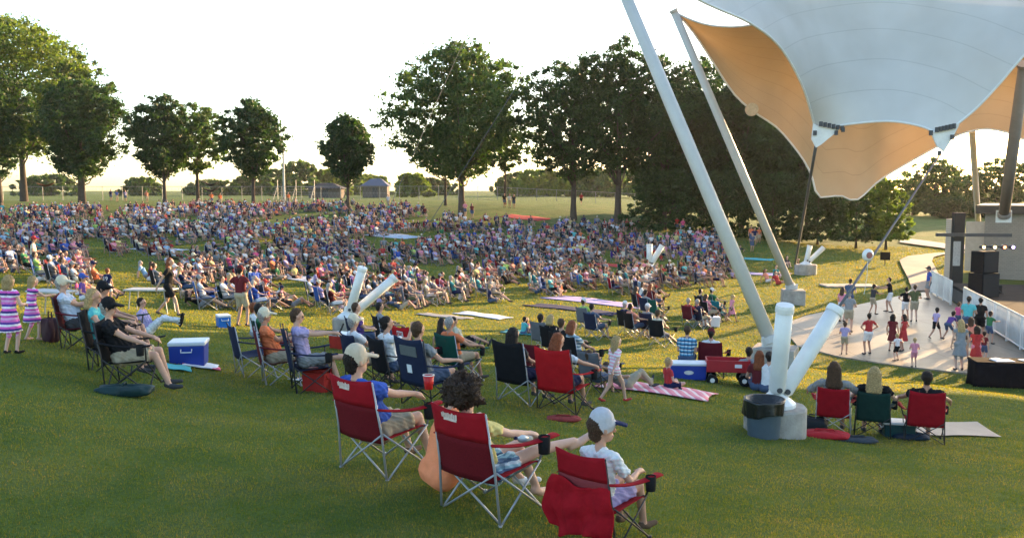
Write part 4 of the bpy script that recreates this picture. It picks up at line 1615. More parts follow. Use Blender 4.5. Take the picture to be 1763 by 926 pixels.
# ------------------------------------------------------------------ the folding camp chair
def chair_parts(hi=1.0, wd=1.0):
    """meshes of one folding camp chair facing +y"""
    W_ = .30 * wd
    M = {}

    def tb(path, r=.0105):
        return MB().tube(path, r, 7)
    for nm, s in (('a', -1), ('b', 1)):
        M['rear' + nm] = tb([(s * (W_ + .02), -.27, 0), (s * W_, -.31, .45), (s * (W_ - .02), -.40, .93 * hi)]).lathe([(0, 0), (.019, 0), (.019, .03), (0, .03)], (s * (W_ + .02), -.27, 0), 8).mesh('leg', smooth=True)
        M['front' + nm] = tb([(s * (W_ + .03), .28, 0), (-s * (W_ - .01), .25 + s * .012, .43)]).lathe([(0, 0), (.019, 0), (.019, .03), (0, .03)], (s * (W_ + .03), .28, 0), 8).mesh('leg', smooth=True)
    b = MB()
    for s in (-1, 1):
        b.tube([(s * (W_ + .03), .27, .02), (s * (W_ + .005), -.30, .45)], .0095, 6)
        b.tube([(s * (W_ + .02), -.26, .02), (s * (W_ + .01), .25, .43)], .0095, 6)
        b.tube([(s * (W_ + .02), -.265 + s * .012, .02), (-s * (W_ + .0), -.305 + s * .012, .44)], .0095, 6)
    M['brace'] = b.mesh('cross_brace', smooth=True)
    for nm, s in (('a', -1), ('b', 1)):
        M['post' + nm] = tb([(s * W_, .25, .42), (s * (W_ + .07), .26, .65)]).mesh('arm_post', smooth=True)

    def seat(u, v):
        x = (u - .5) * 2
        return (x * (W_ - .005), .27 - v * .53, .435 - .05 * v - .055 * (1 - x * x) * sin(pi * min(1, .25 + v * .75)) - .03 * (v < .06))
    M['seat'] = MB().sheet(seat, 10, 8, .008).mesh('seat', smooth=True)

    def back(z0, z1):
        def fn(u, v):
            x = (u - .5) * 2
            z = z0 + (z1 - z0) * v
            t = (z - .36) / .57
            return (x * (W_ + .004 - .02 * t), -.275 - .13 * t - .055 * (1 - x * x) * (1 - .55 * t) - .008 * abs(x) ** 4 + .0035 * sin(x * 11 + z * 23) + .0025 * sin(z * 58 - x * 5), z * 1.0 - .028 * (1 - x * x) * max(0, t - .55) / .45)
        return fn
    t0 = .36 + (.93 * hi - .36) * .58
    M['upper'] = MB().sheet(back(t0, .945 * hi), 12, 5, .012).mesh('headrest_panel', smooth=True)
    M['lower'] = MB().sheet(back(.355, t0), 12, 6, .008).mesh('back_panel', smooth=True)
    M['full'] = MB().sheet(back(.355, .945 * hi), 12, 10, .010).mesh('backrest', smooth=True)
    for nm, s in (('a', -1), ('b', 1)):
        def arm(u, v, s=s):
            y = -.36 + u * .70
            x = W_ - .015 + u * .105
            wv = .035 + .03 * max(0, u - .5)
            return (s * (x + (v - .5) * 2 * wv), y, .69 - .035 * u - .05 * sin(pi * u) * .8 - .015 * abs(v - .5) * 2)
        M['arm' + nm] = MB().sheet(arm, 8, 3, .010).mesh('armrest', smooth=True)
    M['cup'] = MB().lathe([(.05, .655), (.052, .6), (.046, .51), (0, .50)], (W_ + .085, .20, 0), 12).lathe([(.048, .655), (.046, .52)], (W_ + .085, .20, 0), 12).mesh('cup_holder', smooth=True)
    # simple one-piece chair for the far rows
    s_ = MB()
    for nm, sgn in (('a', -1), ('b', 1)):
        s_.tube([(sgn * (W_ + .02), -.27, 0), (sgn * (W_ - .02), -.40, .93 * hi)], .014, 5, 1)
        s_.tube([(sgn * (W_ + .03), .28, 0), (-sgn * W_, .25, .43)], .012, 5, 1)
        s_.tube([(sgn * (W_ + .03), .27, .02), (sgn * W_, -.30, .45)], .012, 5, 1)
        s_.tube([(sgn * W_, .25, .42), (sgn * (W_ + .07), .26, .65)], .012, 5, 1)
        s_.sheet(lambda u, v, s=sgn: (s * (W_ - .015 + u * .1 + (v - .5) * .08), -.36 + u * .7, .69 - .035 * u), 3, 1, .012, 0)
    s_.sheet(seat, 5, 4, .012, 0)
    s_.sheet(back(.355, .945 * hi), 6, 4, .014, 0)
    M['simple'] = s_.mesh('folding_chair', (None, None), smooth=True)
    return M


def backy(x, z, w_=.30):
    t = (z - .36) / .57
    return -.275 - .13 * t - .055 * (1 - (x / w_) ** 2) * (1 - .55 * t) - .012 + .0035 * sin(x / w_ * 11 + z * 23) + .0025 * sin(z * 58 - x / w_ * 5)


CH = chair_parts()
CHB = chair_parts(1.12, 1.08)
CHK = chair_parts(.9, .95)
TUBE = mat('grey chair tube', (.33, .34, .36), .4, .08, 6, metal=.3, spec=.5)
TUBEK = mat('black chair tube', (.022, .022, .024), .5, .1, 6, spec=.4)
MESHR = mat('dark red mesh cloth', (.115, .008, .012), .9, .25, 90, spec=.1)
MESHK = mat('black mesh cloth', (.020, .020, .022), .9, .25, 90, spec=.1)
PRINT = mat('worn pale print', (.60, .50, .44), .85, .12, 60)
for k, c in [('red', (.27, .007, .014)), ('maroon', (.11, .012, .018)), ('navy', (.016, .022, .05)), ('blue', (.02, .09, .34)), ('green', (.012, .075, .055)),
             ('black', (.012, .012, .014)), ('grey', (.12, .125, .14)), ('bright red', (.40, .010, .014)), ('dark green', (.010, .035, .030)), ('teal', (.01, .16, .2)), ('purple', (.06, .03, .22))]:
    mat('chair ' + k, c, .85, .16, 5, .5, 7, spec=.12)
ck = lambda k: MATS['chair ' + k]


def chair(loc, head, label, col='navy', tube=None, group='folding chairs set out on the lawn', parts=CH, lower=None, scale=1, simple=False, cup=True):
    tube = tube or TUBE
    c = ck(col)
    if simple:
        o = inst('folding_chair', parts['simple'], None, [c, tube])
        o.location, o.rotation_euler, o.scale = loc, (0, 0, -R(head)), (scale,) * 3
        return tag(o, label, 'chair', group)
    r = thing('folding_chair', label, 'chair', loc, head, group, scale)
    for k in ('reara', 'rearb', 'fronta', 'frontb'):
        inst('leg', parts[k], r, [tube])
    inst('cross_brace', parts['brace'], r, [tube])
    inst('arm_post', parts['posta'], r, [tube])
    inst('arm_post', parts['postb'], r, [tube])
    inst('seat', parts['seat'], r, [c])
    if lower:
        bk = inst('backrest', parts['upper'], r, [c])
        inst('mesh_panel', parts['lower'], bk, [lower])
    else:
        inst('backrest', parts['full'], r, [c])
    inst('armrest', parts['arma'], r, [c])
    inst('armrest', parts['armb'], r, [c])
    if cup:
        inst('cup_holder', parts['cup'], r, [MESHK])
    return r


# ------------------------------------------------------------------ poses
def chair_pose(kind='rest', lean=17, yaw=0, pitch=0, fem=False, py=-.13, legs=0):
    hands = {'rest': [(-.36, .16, .70), (.36, .16, .70)], 'lap': [(-.08, .16, .66), (.08, .18, .64)], 'phone': [(-.05, .30, .86), (.06, .27, .88)],
             'cross': [(.08, .13, .76), (-.08, .15, .80)], 'raise': [(-.36, .16, .70), (.14, .20, 1.08)], 'out': [(-.40, .22, .70), (.42, .25, .70)]}[kind]
    feet = [(-.13, .42, .075), (.13, .40, .075)]
    kp = (0, .35, 1)
    if legs == 1:
        feet = [(-.10, .62, .075), (.08, .74, .075)]
    toes = None
    if legs == 2:      # one ankle resting on the other knee
        feet = [(-.13, .42, .075), (-.14, .46, .62)]
        kp = [(0, .35, 1), (1.2, .5, .45)]
        toes = [(-.14, .60, .03), (-.30, .52, .63)]
    if legs == 3:      # feet tucked
        feet = [(-.10, .25, .075), (.12, .30, .075)]
    return skeleton((0, py, .455), lean, hands, feet, kp, yaw=yaw, pitch=pitch, toes=toes)


def ground_pose(kind='back', yaw=0, pitch=0):
    if kind == 'back':        # legs out, leaning on the hands
        return skeleton((0, 0, .115), 26, [(-.26, -.36, .05), (.26, -.36, .05)], [(-.09, .78, .075), (.10, .80, .075)], (0, -.05, 1), epole=[(-.2, -1, .2), (.2, -1, .2)], yaw=yaw, pitch=pitch, toes=[(-.13, .85, .20), (.14, .87, .20)])
    if kind == 'cross':
        return skeleton((0, 0, .115), 2, [(-.22, .24, .22), (.22, .24, .22)], [(.16, .30, .075), (-.16, .36, .075)], [(-1, .5, .35), (1, .5, .35)], yaw=yaw, pitch=pitch, toes=[(.30, .28, .05), (-.30, .34, .05)])
    if kind == 'knees':
        return skeleton((0, 0, .115), -8, [(-.06, .44, .38), (.06, .42, .40)], [(-.11, .46, .075), (.11, .48, .075)], (0, .1, 1), yaw=yaw, pitch=pitch)
    if kind == 'lie':
        return skeleton((0, 0, .115), 62, [(-.30, -.42, .05), (.20, -.1, .34)], [(-.09, .78, .075), (.10, .62, .075)], (0, -.05, 1), epole=[(-.3, -.6, .2), (.6, -.3, .1)], yaw=yaw, pitch=pitch + 15, toes=[(-.12, .85, .19), (.13, .79, .04)])


def stand_pose(kind='stand', yaw=0, pitch=0):
    z = .89
    if kind == 'stand':
        return skeleton((0, 0, z), -1, [(-.26, .05, .84), (.26, .05, .84)], [(-.11, -.02, .075), (.11, .02, .075)], (0, 1, 0), yaw=yaw, pitch=pitch)
    if kind == 'hips':
        return skeleton((0, 0, z), 2, [(-.20, .05, 1.02), (.20, .05, 1.02)], [(-.13, 0, .075), (.14, .06, .075)], (0, 1, 0), epole=[(-1, -.4, 0), (1, -.4, 0)], yaw=yaw, pitch=pitch)
    if kind == 'talk':
        return skeleton((0, 0, z), -2, [(-.15, .28, 1.12), (.20, .26, 1.08)], [(-.11, -.02, .075), (.11, .05, .075)], (0, 1, 0), yaw=yaw, pitch=pitch)
    if kind == 'walk':
        return skeleton((0, 0, z - .03), -5, [(-.27, .24, .90), (.27, -.22, .86)], [(-.09, -.34, .12), (.09, .30, .075)], (0, 1, .1), yaw=yaw, pitch=pitch, toes=[(-.10, -.20, .03), (.10, .47, .05)])
    if kind == 'reach':
        return skeleton((0, 0, z), -6, [(-.18, .50, 1.16), (.16, .52, 1.20)], [(-.12, -.10, .075), (.12, .12, .075)], (0, 1, 0), yaw=yaw, pitch=pitch)
    if kind == 'bend':
        return skeleton((0, -.08, z - .08), -48, [(-.16, .58, .72), (.14, .60, .66)], [(-.22, -.10, .075), (.20, .16, .075)], (0, 1, 0), yaw=yaw, pitch=pitch - 20)
    if kind == 'dance':
        return skeleton((0, 0, z - .03), -3, [(-.42, .18, 1.20), (.44, .10, 1.28)], [(-.18, -.04, .075), (.20, .10, .075)], (0, 1, 0), yaw=yaw, pitch=pitch)


PROTO = {}


def proto(key, **k):
    """a body shared by all the figures that hold the same pose"""
    if key in PROTO:
        return PROTO[key]
    ps, var = key.split('/')
    fem = var in ('long', 'bob', 'bun', 'dress')
    kw = dict(voxel=.021, hair={'short': 'short', 'long': 'long', 'bob': 'bob', 'bun': 'bun', 'cap': 'short', 'dress': 'long', 'pants': 'short', 'kid': 'short', 'kidlong': 'long', 'kiddress': 'bob', 'kidcap': 'short'}[var], fem=fem,
              hat='cap' if var in ('cap', 'kidcap') else None, pants=var == 'pants')
    if var in ('kid', 'kidlong', 'kiddress', 'kidcap'):
        kw['hs'] = 1.22
        kw['build'] = .92
    kind, arg = ps.split(':')
    if kind == 'chair':
        a = arg.split('-')
        J = chair_pose(a[0], legs=int(a[1]) if len(a) > 1 else 0, lean=17 if len(a) < 3 else int(a[2]), pitch=-2)
    elif kind == 'ground':
        J = ground_pose(arg)
    else:
        J = stand_pose(arg)
    if var in ('dress', 'kiddress') and kind == 'stand':
        kw['dress'] = (0, .02, .50)
        kw['short'] = .3
        dress_r['person_' + key] = .235
        kw['sleeve'] = .3
    kw.update(k)
    PROTO[key] = figure('person_' + key, J, **kw)
    PROTO[key].name = 'person'
    return PROTO[key]

# ================================================================== people close to the camera, posed one by one
V1 = .0125


def up(p, dz=0):
    return Vector((p.x, p.y, p.z + dz))


def seated(u, v, head, label, fig, clabel, col, tube=None, parts=CH, lower=None, cscale=1, pscale=1, cgroup='folding chairs of the near rows', sink=.0, cup=True, **k):
    p = P(u, v)
    c = chair(p, head, clabel, col, tube, cgroup, parts, lower, cscale, cup=cup)
    o = person(fig, up(p, sink), head, label, scale=pscale, **k)
    return c, o


# man in blue
f_ = figure('person', skeleton((0, -.15, .42), 22, [(-.30, .20, .72), (.20, .26, .70)], [(-.16, .46, .075), (.20, .40, .075)], yaw=16, pitch=0, hs=1), hair='short', hat='cap', belly=1.6, build=1.2, hs=1.08, voxel=V1, fingers=True)
c1, man1 = seated(452, 441, 40, 'man in royal blue t-shirt and beige cap holding a red cup in a red chair', f_, 'red camp chair with dark mesh back and pale print under the man in blue', 'red', lower=MESHR,
                  shirt='blue', bottom='khaki', hair='dark', hat='cream', skin=1, shoe='brown')
mat('cloth beige', (.50, .42, .31), .9, .12, 20)
for k in (5, 7):
    man1.material_slots[k].material = MATS['cloth beige']
# curly haired woman with crossed legs
f_ = figure('person', skeleton((0, -.10, .37), 24, [(-.33, .14, .70), (.22, .22, .64)], [(.10, .46, .10), (.34, .80, .50)], [(0, .35, 1), (.3, .3, 1)], yaw=5, toes=[(.10, .60, .04), (.40, .95, .55)]), hair='curly', fem=True, voxel=V1, fingers=True, short=.55)
c2, wom2 = seated(577, 480, 40, 'woman with big dark curly hair and yellow top lounging with crossed legs', f_, 'red camp chair with silver legs and pale print under the curly haired woman', 'red', lower=MESHR,
                  shirt='yellow', bottom=PLAIDSH, hair='dark brown', skin=3, shoe='bare')
# worn lettering on both headrests
for c in (c1, c2):
    b = MB()
    for k in range(9):
        h_ = .018 + .010 * sin(k * 1.3) ** 2
        b.sheet(lambda u, v, k=k, h_=h_: (-.17 + (k + u * .72) * .02, backy(-.17 + (k + u * .72) * .02, .865 + (v - .5) * h_ * 2), .865 + (v - .5) * h_ * 2), 1, 1, .002)
    b.sheet(lambda u, v: (-.15 + u * .15, backy(-.15 + u * .15, .825 + .018 * v), .825 + .018 * v + .004 * sin(u * 3)), 6, 1, .002)
    bk = [q for q in c.children if q.name.startswith('backrest')][0]
    b.build('worn_print', PRINT, bk)
# person in peach sitting on the ground between the two red chairs
f_ = figure('person', skeleton((0, 0, .16), -14, [(-.12, .50, .30), (.25, .48, .28)], [(-.12, .62, .075), (.18, .66, .075)], (0, .1, 1), yaw=20, pitch=-30), hair='short', belly=1.6, build=1.18, voxel=.0185)
pp = P(514, 462)
person(f_, pp, 62, 'person in peach shirt hunched on the grass behind the silver chair legs', shirt='coral', bottom='coral', hair='brown', shoe='white', scale=1.06)
mat('cloth peach', (.80, .25, .11), .9, .08, 10, .3, 25)
bpy.data.objects[[o.name for o in bpy.data.objects if o.get('label', '').startswith('person in peach')][0]].material_slots[1].material = MATS['cloth peach']
bpy.data.objects[[o.name for o in bpy.data.objects if o.get('label', '').startswith('person in peach')][0]].material_slots[2].material = MATS['cloth peach']
# boy with the cap
f_ = figure('person', skeleton((0, -.08, .39), 2, [(-.15, .26, .68), (.20, .26, .64)], [(-.12, .42, .075), (.15, .44, .075)], (0.1, .3, 1), yaw=34, pitch=-4, hs=1.18), hair='short', hat='cap', hs=1.3, voxel=V1, fingers=True, build=.9, sleeve=.7)
c3, boy = seated(709, 506, 42, 'boy in white t-shirt and pale grey cap with navy brim in the small red chair', f_, 'small red child chair with black legs and a red jacket hung behind it', 'red', TUBEK, lower=mat('worn red mesh', (.20, .03, .035), .9, .2, 80), cscale=.80, pscale=.80,
                 shirt='white', bottom='lavender', hair='brown', hat='grey', brim='navy', skin=0, shoe='brown')
mat('cloth pale grey', (.42, .42, .45), .9, .1, 20)
boy.material_slots[5].material = MATS['cloth pale grey']
# red jacket draped over the back of the small chair


def jk(u, v):
    x = (u - .5) * 2
    fold = .034 * sin(u * 15 + v * 3) * (.25 + v) + .016 * sin(u * 29 - v * 6) * v + .014 * sin(v * 12 + u * 5)
    return (x * (.33 + .06 * sin(pi * v)) + .05 * v * v - .05, -.33 - .10 * v - .06 * sin(pi * u) * (1 - .5 * v) - fold,
            .62 - (.40 + .06 * sin(u * 5.2 + .6) + .12 * u) * v + .03 * sin(u * 8) * (1 - v) + .012 * sin(u * 19) * v)


jo = MB().sheet(jk, 44, 22, .014).build('red_jacket', mat('red jacket cloth', (.30, .008, .014), .9, .2, 8, .6, 14, spec=.08), smooth=True)
jo.location, jo.rotation_euler, jo.scale = c3.location, c3.rotation_euler, (.82,) * 3
tag(jo, 'red jacket slung low over the back of the small child chair', 'jacket')

# red cup in the hand of the man in blue
def cup(label, loc, m='cup red', s=1):
    r = thing('party_cup', label, 'cup', loc, 0, None, s)
    MB().lathe([(0, 0), (.032, 0), (.046, .115), (.043, .115), (.030, .01)], (0, 0, 0), 18).build('cup_wall', mat('cup red', (.50, .02, .02), .35, .05), r, smooth=True)
    MB().lathe([(.043, .112), (.049, .114), (.049, .121), (.043, .121)], (0, 0, 0), 18).build('rim', white_steel, r, smooth=True)
    return r


def local(p, head, q, s=1):
    return Vector(p) + Matrix.Rotation(-R(head), 3, 'Z') @ (Vector(q) * s)


cup('red party cup with white rim held by the man in blue', local(c1.location, 40, (.24, .34, .74)), s=1.15)
bt = thing('water_bottle', 'clear water bottle lying on the lap of the curly haired woman', 'bottle', local(c2.location, 40, (.24, .20, .60)), 40)
o = MB().lathe([(0, 0), (.032, .0), (.033, .13), (.013, .17), (.013, .185)], (0, 0, 0), 14).build('bottle_body', mat('clear plastic', (.30, .38, .42), .12, .1, 20, spec=.7), bt, smooth=True)
o.rotation_euler = (R(75), 0, 0)
o2 = MB().lathe([(0, .185), (.016, .185), (.016, .205), (0, .205)], (0, 0, 0), 10).build('bottle_cap', cl('navy'), o)

# ------------------------------------------------------------------ group on the left
LG = 'people sitting in the near left group'
f_ = figure('person', skeleton((0, -.12, .44), 20, [(-.26, .24, .64), (.22, .30, .60)], [(-.20, .40, .075), (.10, .48, .075)], yaw=0, pitch=-3), hair='short', hat='cap', belly=1.7, build=1.15, voxel=V1, fingers=True, short=.85)
seated(157, 365, 82, 'man in black t-shirt, black cap and khaki shorts dozing in a black chair', f_, 'black camp chair under the man in black', 'black', TUBEK, lower=MESHK, shirt='black', bottom='khaki', hair='grey', hat='black', shoe='charcoal', skin=1)
f_ = figure('person', chair_pose('rest', 14), hair='bob', fem=True, belly=1.2, build=1.08, voxel=V1, fingers=True, sleeve=.25)
seated(134, 350, 76, 'woman with short fair hair and turquoise top beside the man in black', f_, 'black camp chair under the fair haired woman', 'black', TUBEK, shirt='turquoise', bottom='charcoal', hair='blond', skin=0)
f_ = figure('person', chair_pose('cross', 20), hair='short', hat='cap', belly=1.4, build=1.1, voxel=V1, fingers=True)
seated(99, 329, 76, 'man in pale blue shirt and beige cap reclining in a maroon chair', f_, 'maroon camp chair under the man in pale blue', 'maroon', TUBEK, shirt='pale blue', bottom='charcoal', hair='grey', hat='cream', skin=1, shoe='white')
seated(143, 334, 84, 'man in dark cap and maroon shirt half hidden behind the fair haired woman', proto('chair:lap/cap'), 'dark green camp chair half hidden behind the black chairs', 'dark green', TUBEK, shirt='maroon', bottom='denim', hair='dark', hat='black', skin=0)
f_ = figure('person', skeleton((0, 0, .30), 20, [(-.24, -.2, .22), (.22, -.2, .22)], [(-.10, .70, .45), (.10, .74, .55)], (0, 0, 1), yaw=0, epole=[(-.2, -1, .2), (.2, -1, .2)], toes=[(-.12, .76, .60), (.10, .80, .70)]), hair='short', pants=True, voxel=V1)
person(f_, P(176, 322), 84, 'dark haired boy in lavender shirt stretching white trousered legs over the cooler', shirt='lavender', bottom='white', hair='dark', shoe='black', scale=.86)

for (u, v, hd, lb, sc, k) in [(13, 333, 10, 'blond girl in striped pink and purple sundress at the photo edge', .66, 'stand:talk/kiddress'), (38, 320, 40, 'second blond girl in striped sundress stretching her arms forward', .64, 'stand:reach/kiddress')]:
    person(proto(k, voxel=.016), P(u, v), hd, lb, 'two girls in matching striped dresses', shirt=PINKSTRIPE, bottom=PINKSTRIPE, hair='blond', shoe='black' if u == 13 else 'bare', scale=sc, skin=3)
person(proto('stand:talk/cap'), P(40, 262), 70, 'man in cream t-shirt and red cap bending over the seated crowd', shirt='cream', bottom='denim', hair='brown', hat='red', scale=1.0)
person(proto('ground:cross/kidcap'), P(97, 283), 80, 'boy in blue cap and purple shirt sitting on the grass', shirt='purple', bottom='white', hair='brown', hat='blue', scale=.85)
j19 = person(proto('stand:stand/kid'), P(127, 285), 15, 'small boy in navy jersey with white number 19', shirt='navy', bottom='white', hair='red', scale=.62)
tc_ = bpy.data.curves.new('jersey_number', 'FONT')
tc_.body = '19'
tc_.size = .30
tc_.align_x = 'CENTER'
tc_.extrude = .004
tc_.materials.append(cl('white'))
to = bpy.data.objects.new('jersey_number', tc_)
C.objects.link(to)
me_ = bpy.data.meshes.new_from_object(to.evaluated_get(bpy.context.evaluated_depsgraph_get()))
bpy.data.objects.remove(to)
to = link('jersey_number', me_, j19)
to.location = (0, -.155, 1.12)
to.rotation_euler = (R(90), 0, 0)
person(proto('stand:walk/long'), P(198, 297), 85, 'woman in black top and shorts with long red hair walking past the white table', shirt='black', bottom='black', hair='red', skin=1)
person(proto('stand:hips/cap'), P(283, 307), 20, 'man in maroon shirt and khaki shorts standing with his back turned', shirt='maroon', bottom='khaki', hair='dark', hat='maroon', scale=1.02)

# folding white table by the walking woman, and one by the girls


mat('table grey', (.42, .42, .41), .6)


def ftable(label, p, head, l=1.4, w_=.6, h=.68, m=None):
    r = thing('folding_table', label, 'table', p, head, 'white folding tables in the crowd')
    MB().box((0, 0, h), (l, w_, .04)).build('tabletop', m or MATS['table grey'], r, bevel=.01)
    for s in (-1, 1):
        MB().tube([(s * l * .42, -w_ * .4, 0), (s * l * .36, -w_ * .4, h - .02), (s * l * .36, w_ * .4, h - .02), (s * l * .42, w_ * .4, 0)], .016, 6).build('leg', TUBE, r)
    return r


ftable('white folding table beside the walking woman in black', P(178, 294), 5)
ftable('low white folding table behind the blond girls', P(62, 298), 20, 1.1, .5, .6)


# ------------------------------------------------------------------ coolers, wagon, bags, blankets
def cooler(label, p, head, body, lid, size=(.62, .38, .38), s=1, group='coolers on the grass', emblem=None):
    r = thing('cooler', label, 'cooler', p, head, group, s)
    l, w_, h = size
    MB().box((0, 0, h * .42), (l * .94, w_ * .92, h * .84), taper=1.05).build('tub', body, r, bevel=.02)
    MB().box((0, 0, h * .92), (l * 1.02, w_ * 1.02, h * .16)).build('lid', lid, r, bevel=.02)
    for sx in (-1, 1):
        MB().tube([(sx * l * .49, -.09, h * .72), (sx * l * .55, -.09, h * .60), (sx * l * .55, .09, h * .60), (sx * l * .49, .09, h * .72)], .012, 6).build('handle', lid, r, smooth=True)
    if emblem:
        b = MB()
        n = 20
        b.add([(.11 * cos(2 * pi * i / n), -w_ * .485, h * .45 + .05 * sin(2 * pi * i / n)) for i in range(n)], [tuple(range(n))])
        b.build('oval_emblem', emblem, r)
    return r


blue_pl = mat('blue plastic', (.012, .04, .30), .4, .08, 4, spec=.5)
white_pl = mat('white plastic', (.72, .73, .75), .4, .05, 4, spec=.5)
cooler('blue cooler with white lid under the outstretched legs', P(222, 343), 80, blue_pl, white_pl, (.50, .62, .44))
cooler('small bright blue cooler on the grass near the standing man in maroon', P(262, 308), 60, mat('sky plastic', (.02, .15, .5), .4), white_pl, (.42, .34, .36))
cooler('blue cooler with pale oval emblem that the plaid shirted man sits by', P(806, 356), 5, blue_pl, white_pl, (.84, .42, .40), emblem=mat('oval print', (.62, .60, .56), .6))
cooler('white cooler on the sunlit grass beside the group in the shade', P(832, 307), 5, white_pl, white_pl, (.8, .45, .42))
cooler('red cooler with white lid under the V shaped anchor', P(402, 328), 30, mat('red plastic', (.42, .03, .02), .4), white_pl, (.6, .4, .4))
cooler('red bag cooler under the chair of the man with the phone', P(373, 368), 20, mat('red nylon', (.40, .02, .015), .6, .2, 8, .4, 12), mat('red nylon lid', (.30, .015, .012), .6), (.42, .3, .38))


def bag(label, p, head, size, m, name='bag', cat='bag', group=None, puff=.3):
    l, w_, h = size
    r = thing(name, label, cat, p, head, group)
    sd0 = int(abs(p.x * 100)) % 97

    def fn(u, v):
        a = u * 2 * pi
        b_ = -pi / 2 + v * pi
        cx, sx_ = cos(a), sin(a)
        k = (abs(cos(b_)) ** puff)
        e = .5
        q = 1 + .08 * sin(a * 5 + sd0) * sin(b_ * 3 + sd0)
        return (math.copysign(abs(cx) ** e, cx) * k * l / 2 * q, math.copysign(abs(sx_) ** e, sx_) * k * w_ / 2 * q, h / 2 * (1 + sin(b_)) * q)
    MB().sheet(fn, 26, 12, .004).build('bag_body', m, r, smooth=True)
    MB().tube([(-l * .22, 0, h * .9), (-l * .18, 0, h * 1.25), (l * .18, 0, h * 1.25), (l * .22, 0, h * .9)], .012, 6).build('strap', m, r, smooth=True)
    return r


bag('dark green chair bag lying on the grass under the man in black', P(146, 372), 88, (.30, .72, .13), mat('dark green nylon', (.008, .03, .03), .6, .2, 8, .4, 12))
bag('dark maroon backpack standing on the grass beside the pale blue shirted man', P(60, 322), 40, (.34, .24, .42), mat('dark maroon nylon', (.04, .012, .018), .7, .2, 8, .4, 12))
bag('black handbag on the grass beside the red chair of the trio', P(954, 404), 20, (.42, .3, .2), mat('black nylon', (.014, .016, .02), .7, .2, 8, .4, 12))
bag('crumpled red bundle lying in front of the trash can and the trio', P(966, 412), 10, (.72, .34, .11), mat('red bundle cloth', (.40, .014, .02), .8, .2, 8, .5, 12), puff=.6)
bag('flat dark grey bundle on the grass under the middle chair of the trio', P(1004, 416), 8, (.58, .3, .08), mat('slate cloth', (.03, .04, .05), .8, .2, 8, .5, 12), puff=.6)
bag('dark blue bundle under the dark haired person at the end of the trio', P(1066, 413), 8, (.6, .32, .10), mat('deep blue cloth', (.012, .03, .055), .8, .2, 8, .5, 12), puff=.6)
cooler('low teal cooler with white lid between two chairs of the trio', P(1052, 411), 12, mat('teal plastic', (.006, .05, .055), .5), white_pl, (.5, .34, .28))
bag('black shoulder bag lying under the chairs near the phone man', P(408, 371), 20, (.38, .26, .14), mat('black nylon', (.014, .016, .02), .7), puff=.5)
bag('red sandals and pouch heaped under the red chair by the pink girl', P(660, 396), 5, (.5, .25, .07), mat('brick red pouch', (.22, .03, .025), .8, .3, 10), puff=.6)


def blanket(label, p, head, l, w_, m, group='blankets spread on the grass'):
    r0 = Matrix.Rotation(-R(head), 3, 'Z')
    k0 = p.x * 3

    def fn(u, v):
        q = r0 @ Vector(((u - .5) * l * (1 + .04 * sin(v * 5 + k0)), (v - .5) * w_ * (1 + .05 * sin(u * 6 + k0)), 0))
        return (q.x, q.y, gz(p.x + q.x, p.y + q.y) - p.z + .035 + .012 * sin(u * 13 + k0) * sin(v * 11))
    o = MB().sheet(fn, 12, 10, .012).build('blanket', m, smooth=True)
    o.location = p
    return tag(o, label, 'blanket', group)


blanket('pink and white patterned blanket under the toddler in red', P(770, 367), 20, 2.1, 1.5, stripes_mat('pink blanket', [(.72, .28, .32), (.75, .60, .58), (.66, .20, .26)], 5, 'X'))
blanket('white towel with pink edge beside the blue cooler', P(236, 345), 70, .9, .6, stripes_mat('towel', [(.7, .72, .74), (.7, .72, .74), (.62, .12, .2), (.7, .72, .74)], 1.6, 'X'))
blanket('pale teal boogie mat standing by the blue cooler', P(205, 347), 70, .6, .5, cl('turquoise'))
blanket('pale mat under the chair of the man with the phone', P(396, 362), 30, 1.6, .8, stripes_mat('pale mat', [(.62, .68, .66), (.66, .40, .42), (.70, .72, .70)], 2, 'Y'))
blanket('teal towel under the two children on sunlit grass', P(617, 314), 10, 1.6, 1.0, cl('teal'))
for (u, v, l, w_, c, lb) in [(705, 285, 5.5, 2.2, 'lavender', 'large lavender and pink blanket at the edge of the packed crowd'), (672, 291, 4.2, 1.5, 'navy', 'dark navy blanket beside the lavender blanket'),
                             (565, 297, 2.2, 1.0, 'pale blue', 'pale blue blanket before the packed crowd'), (520, 298, 2.2, 1.0, 'grey', 'grey blanket at the lower edge of the packed crowd'),
                             (215, 211, 5, 4, 'white', 'white blanket lying high on the slope'), (20, 227, 6, 3, 'cream', 'cream blanket beside the shaded crowd at the edge'), (185, 235, 4, 2.4, 'pale blue', 'pale blue blanket in the grass gap'),
                             (85, 222, 4, 2.4, 'grey', 'grey blanket in the upper crowd'), (885, 244, 3, 1.4, 'turquoise', 'turquoise blanket behind the long mast'), (720, 250, 4, 2, 'red', 'red blanket by the small far anchor'),
                             (350, 262, 4, 2.2, 'white', 'white blanket in the middle of the packed crowd'), (460, 222, 5, 3, 'pale blue', 'pale blue blanket far up the slope'), (615, 205, 5, 3, 'red', 'red blanket below the spreading tree'),
                             (270, 222, 4.5, 2.6, 'sky blue', 'sky blue blanket below the egg shaped tree'), (890, 258, 4, 1.8, 'lavender', 'lavender blanket left of the short mast foot')]:
    blanket(lb, P(u, v), 30, l, w_, cl(c))


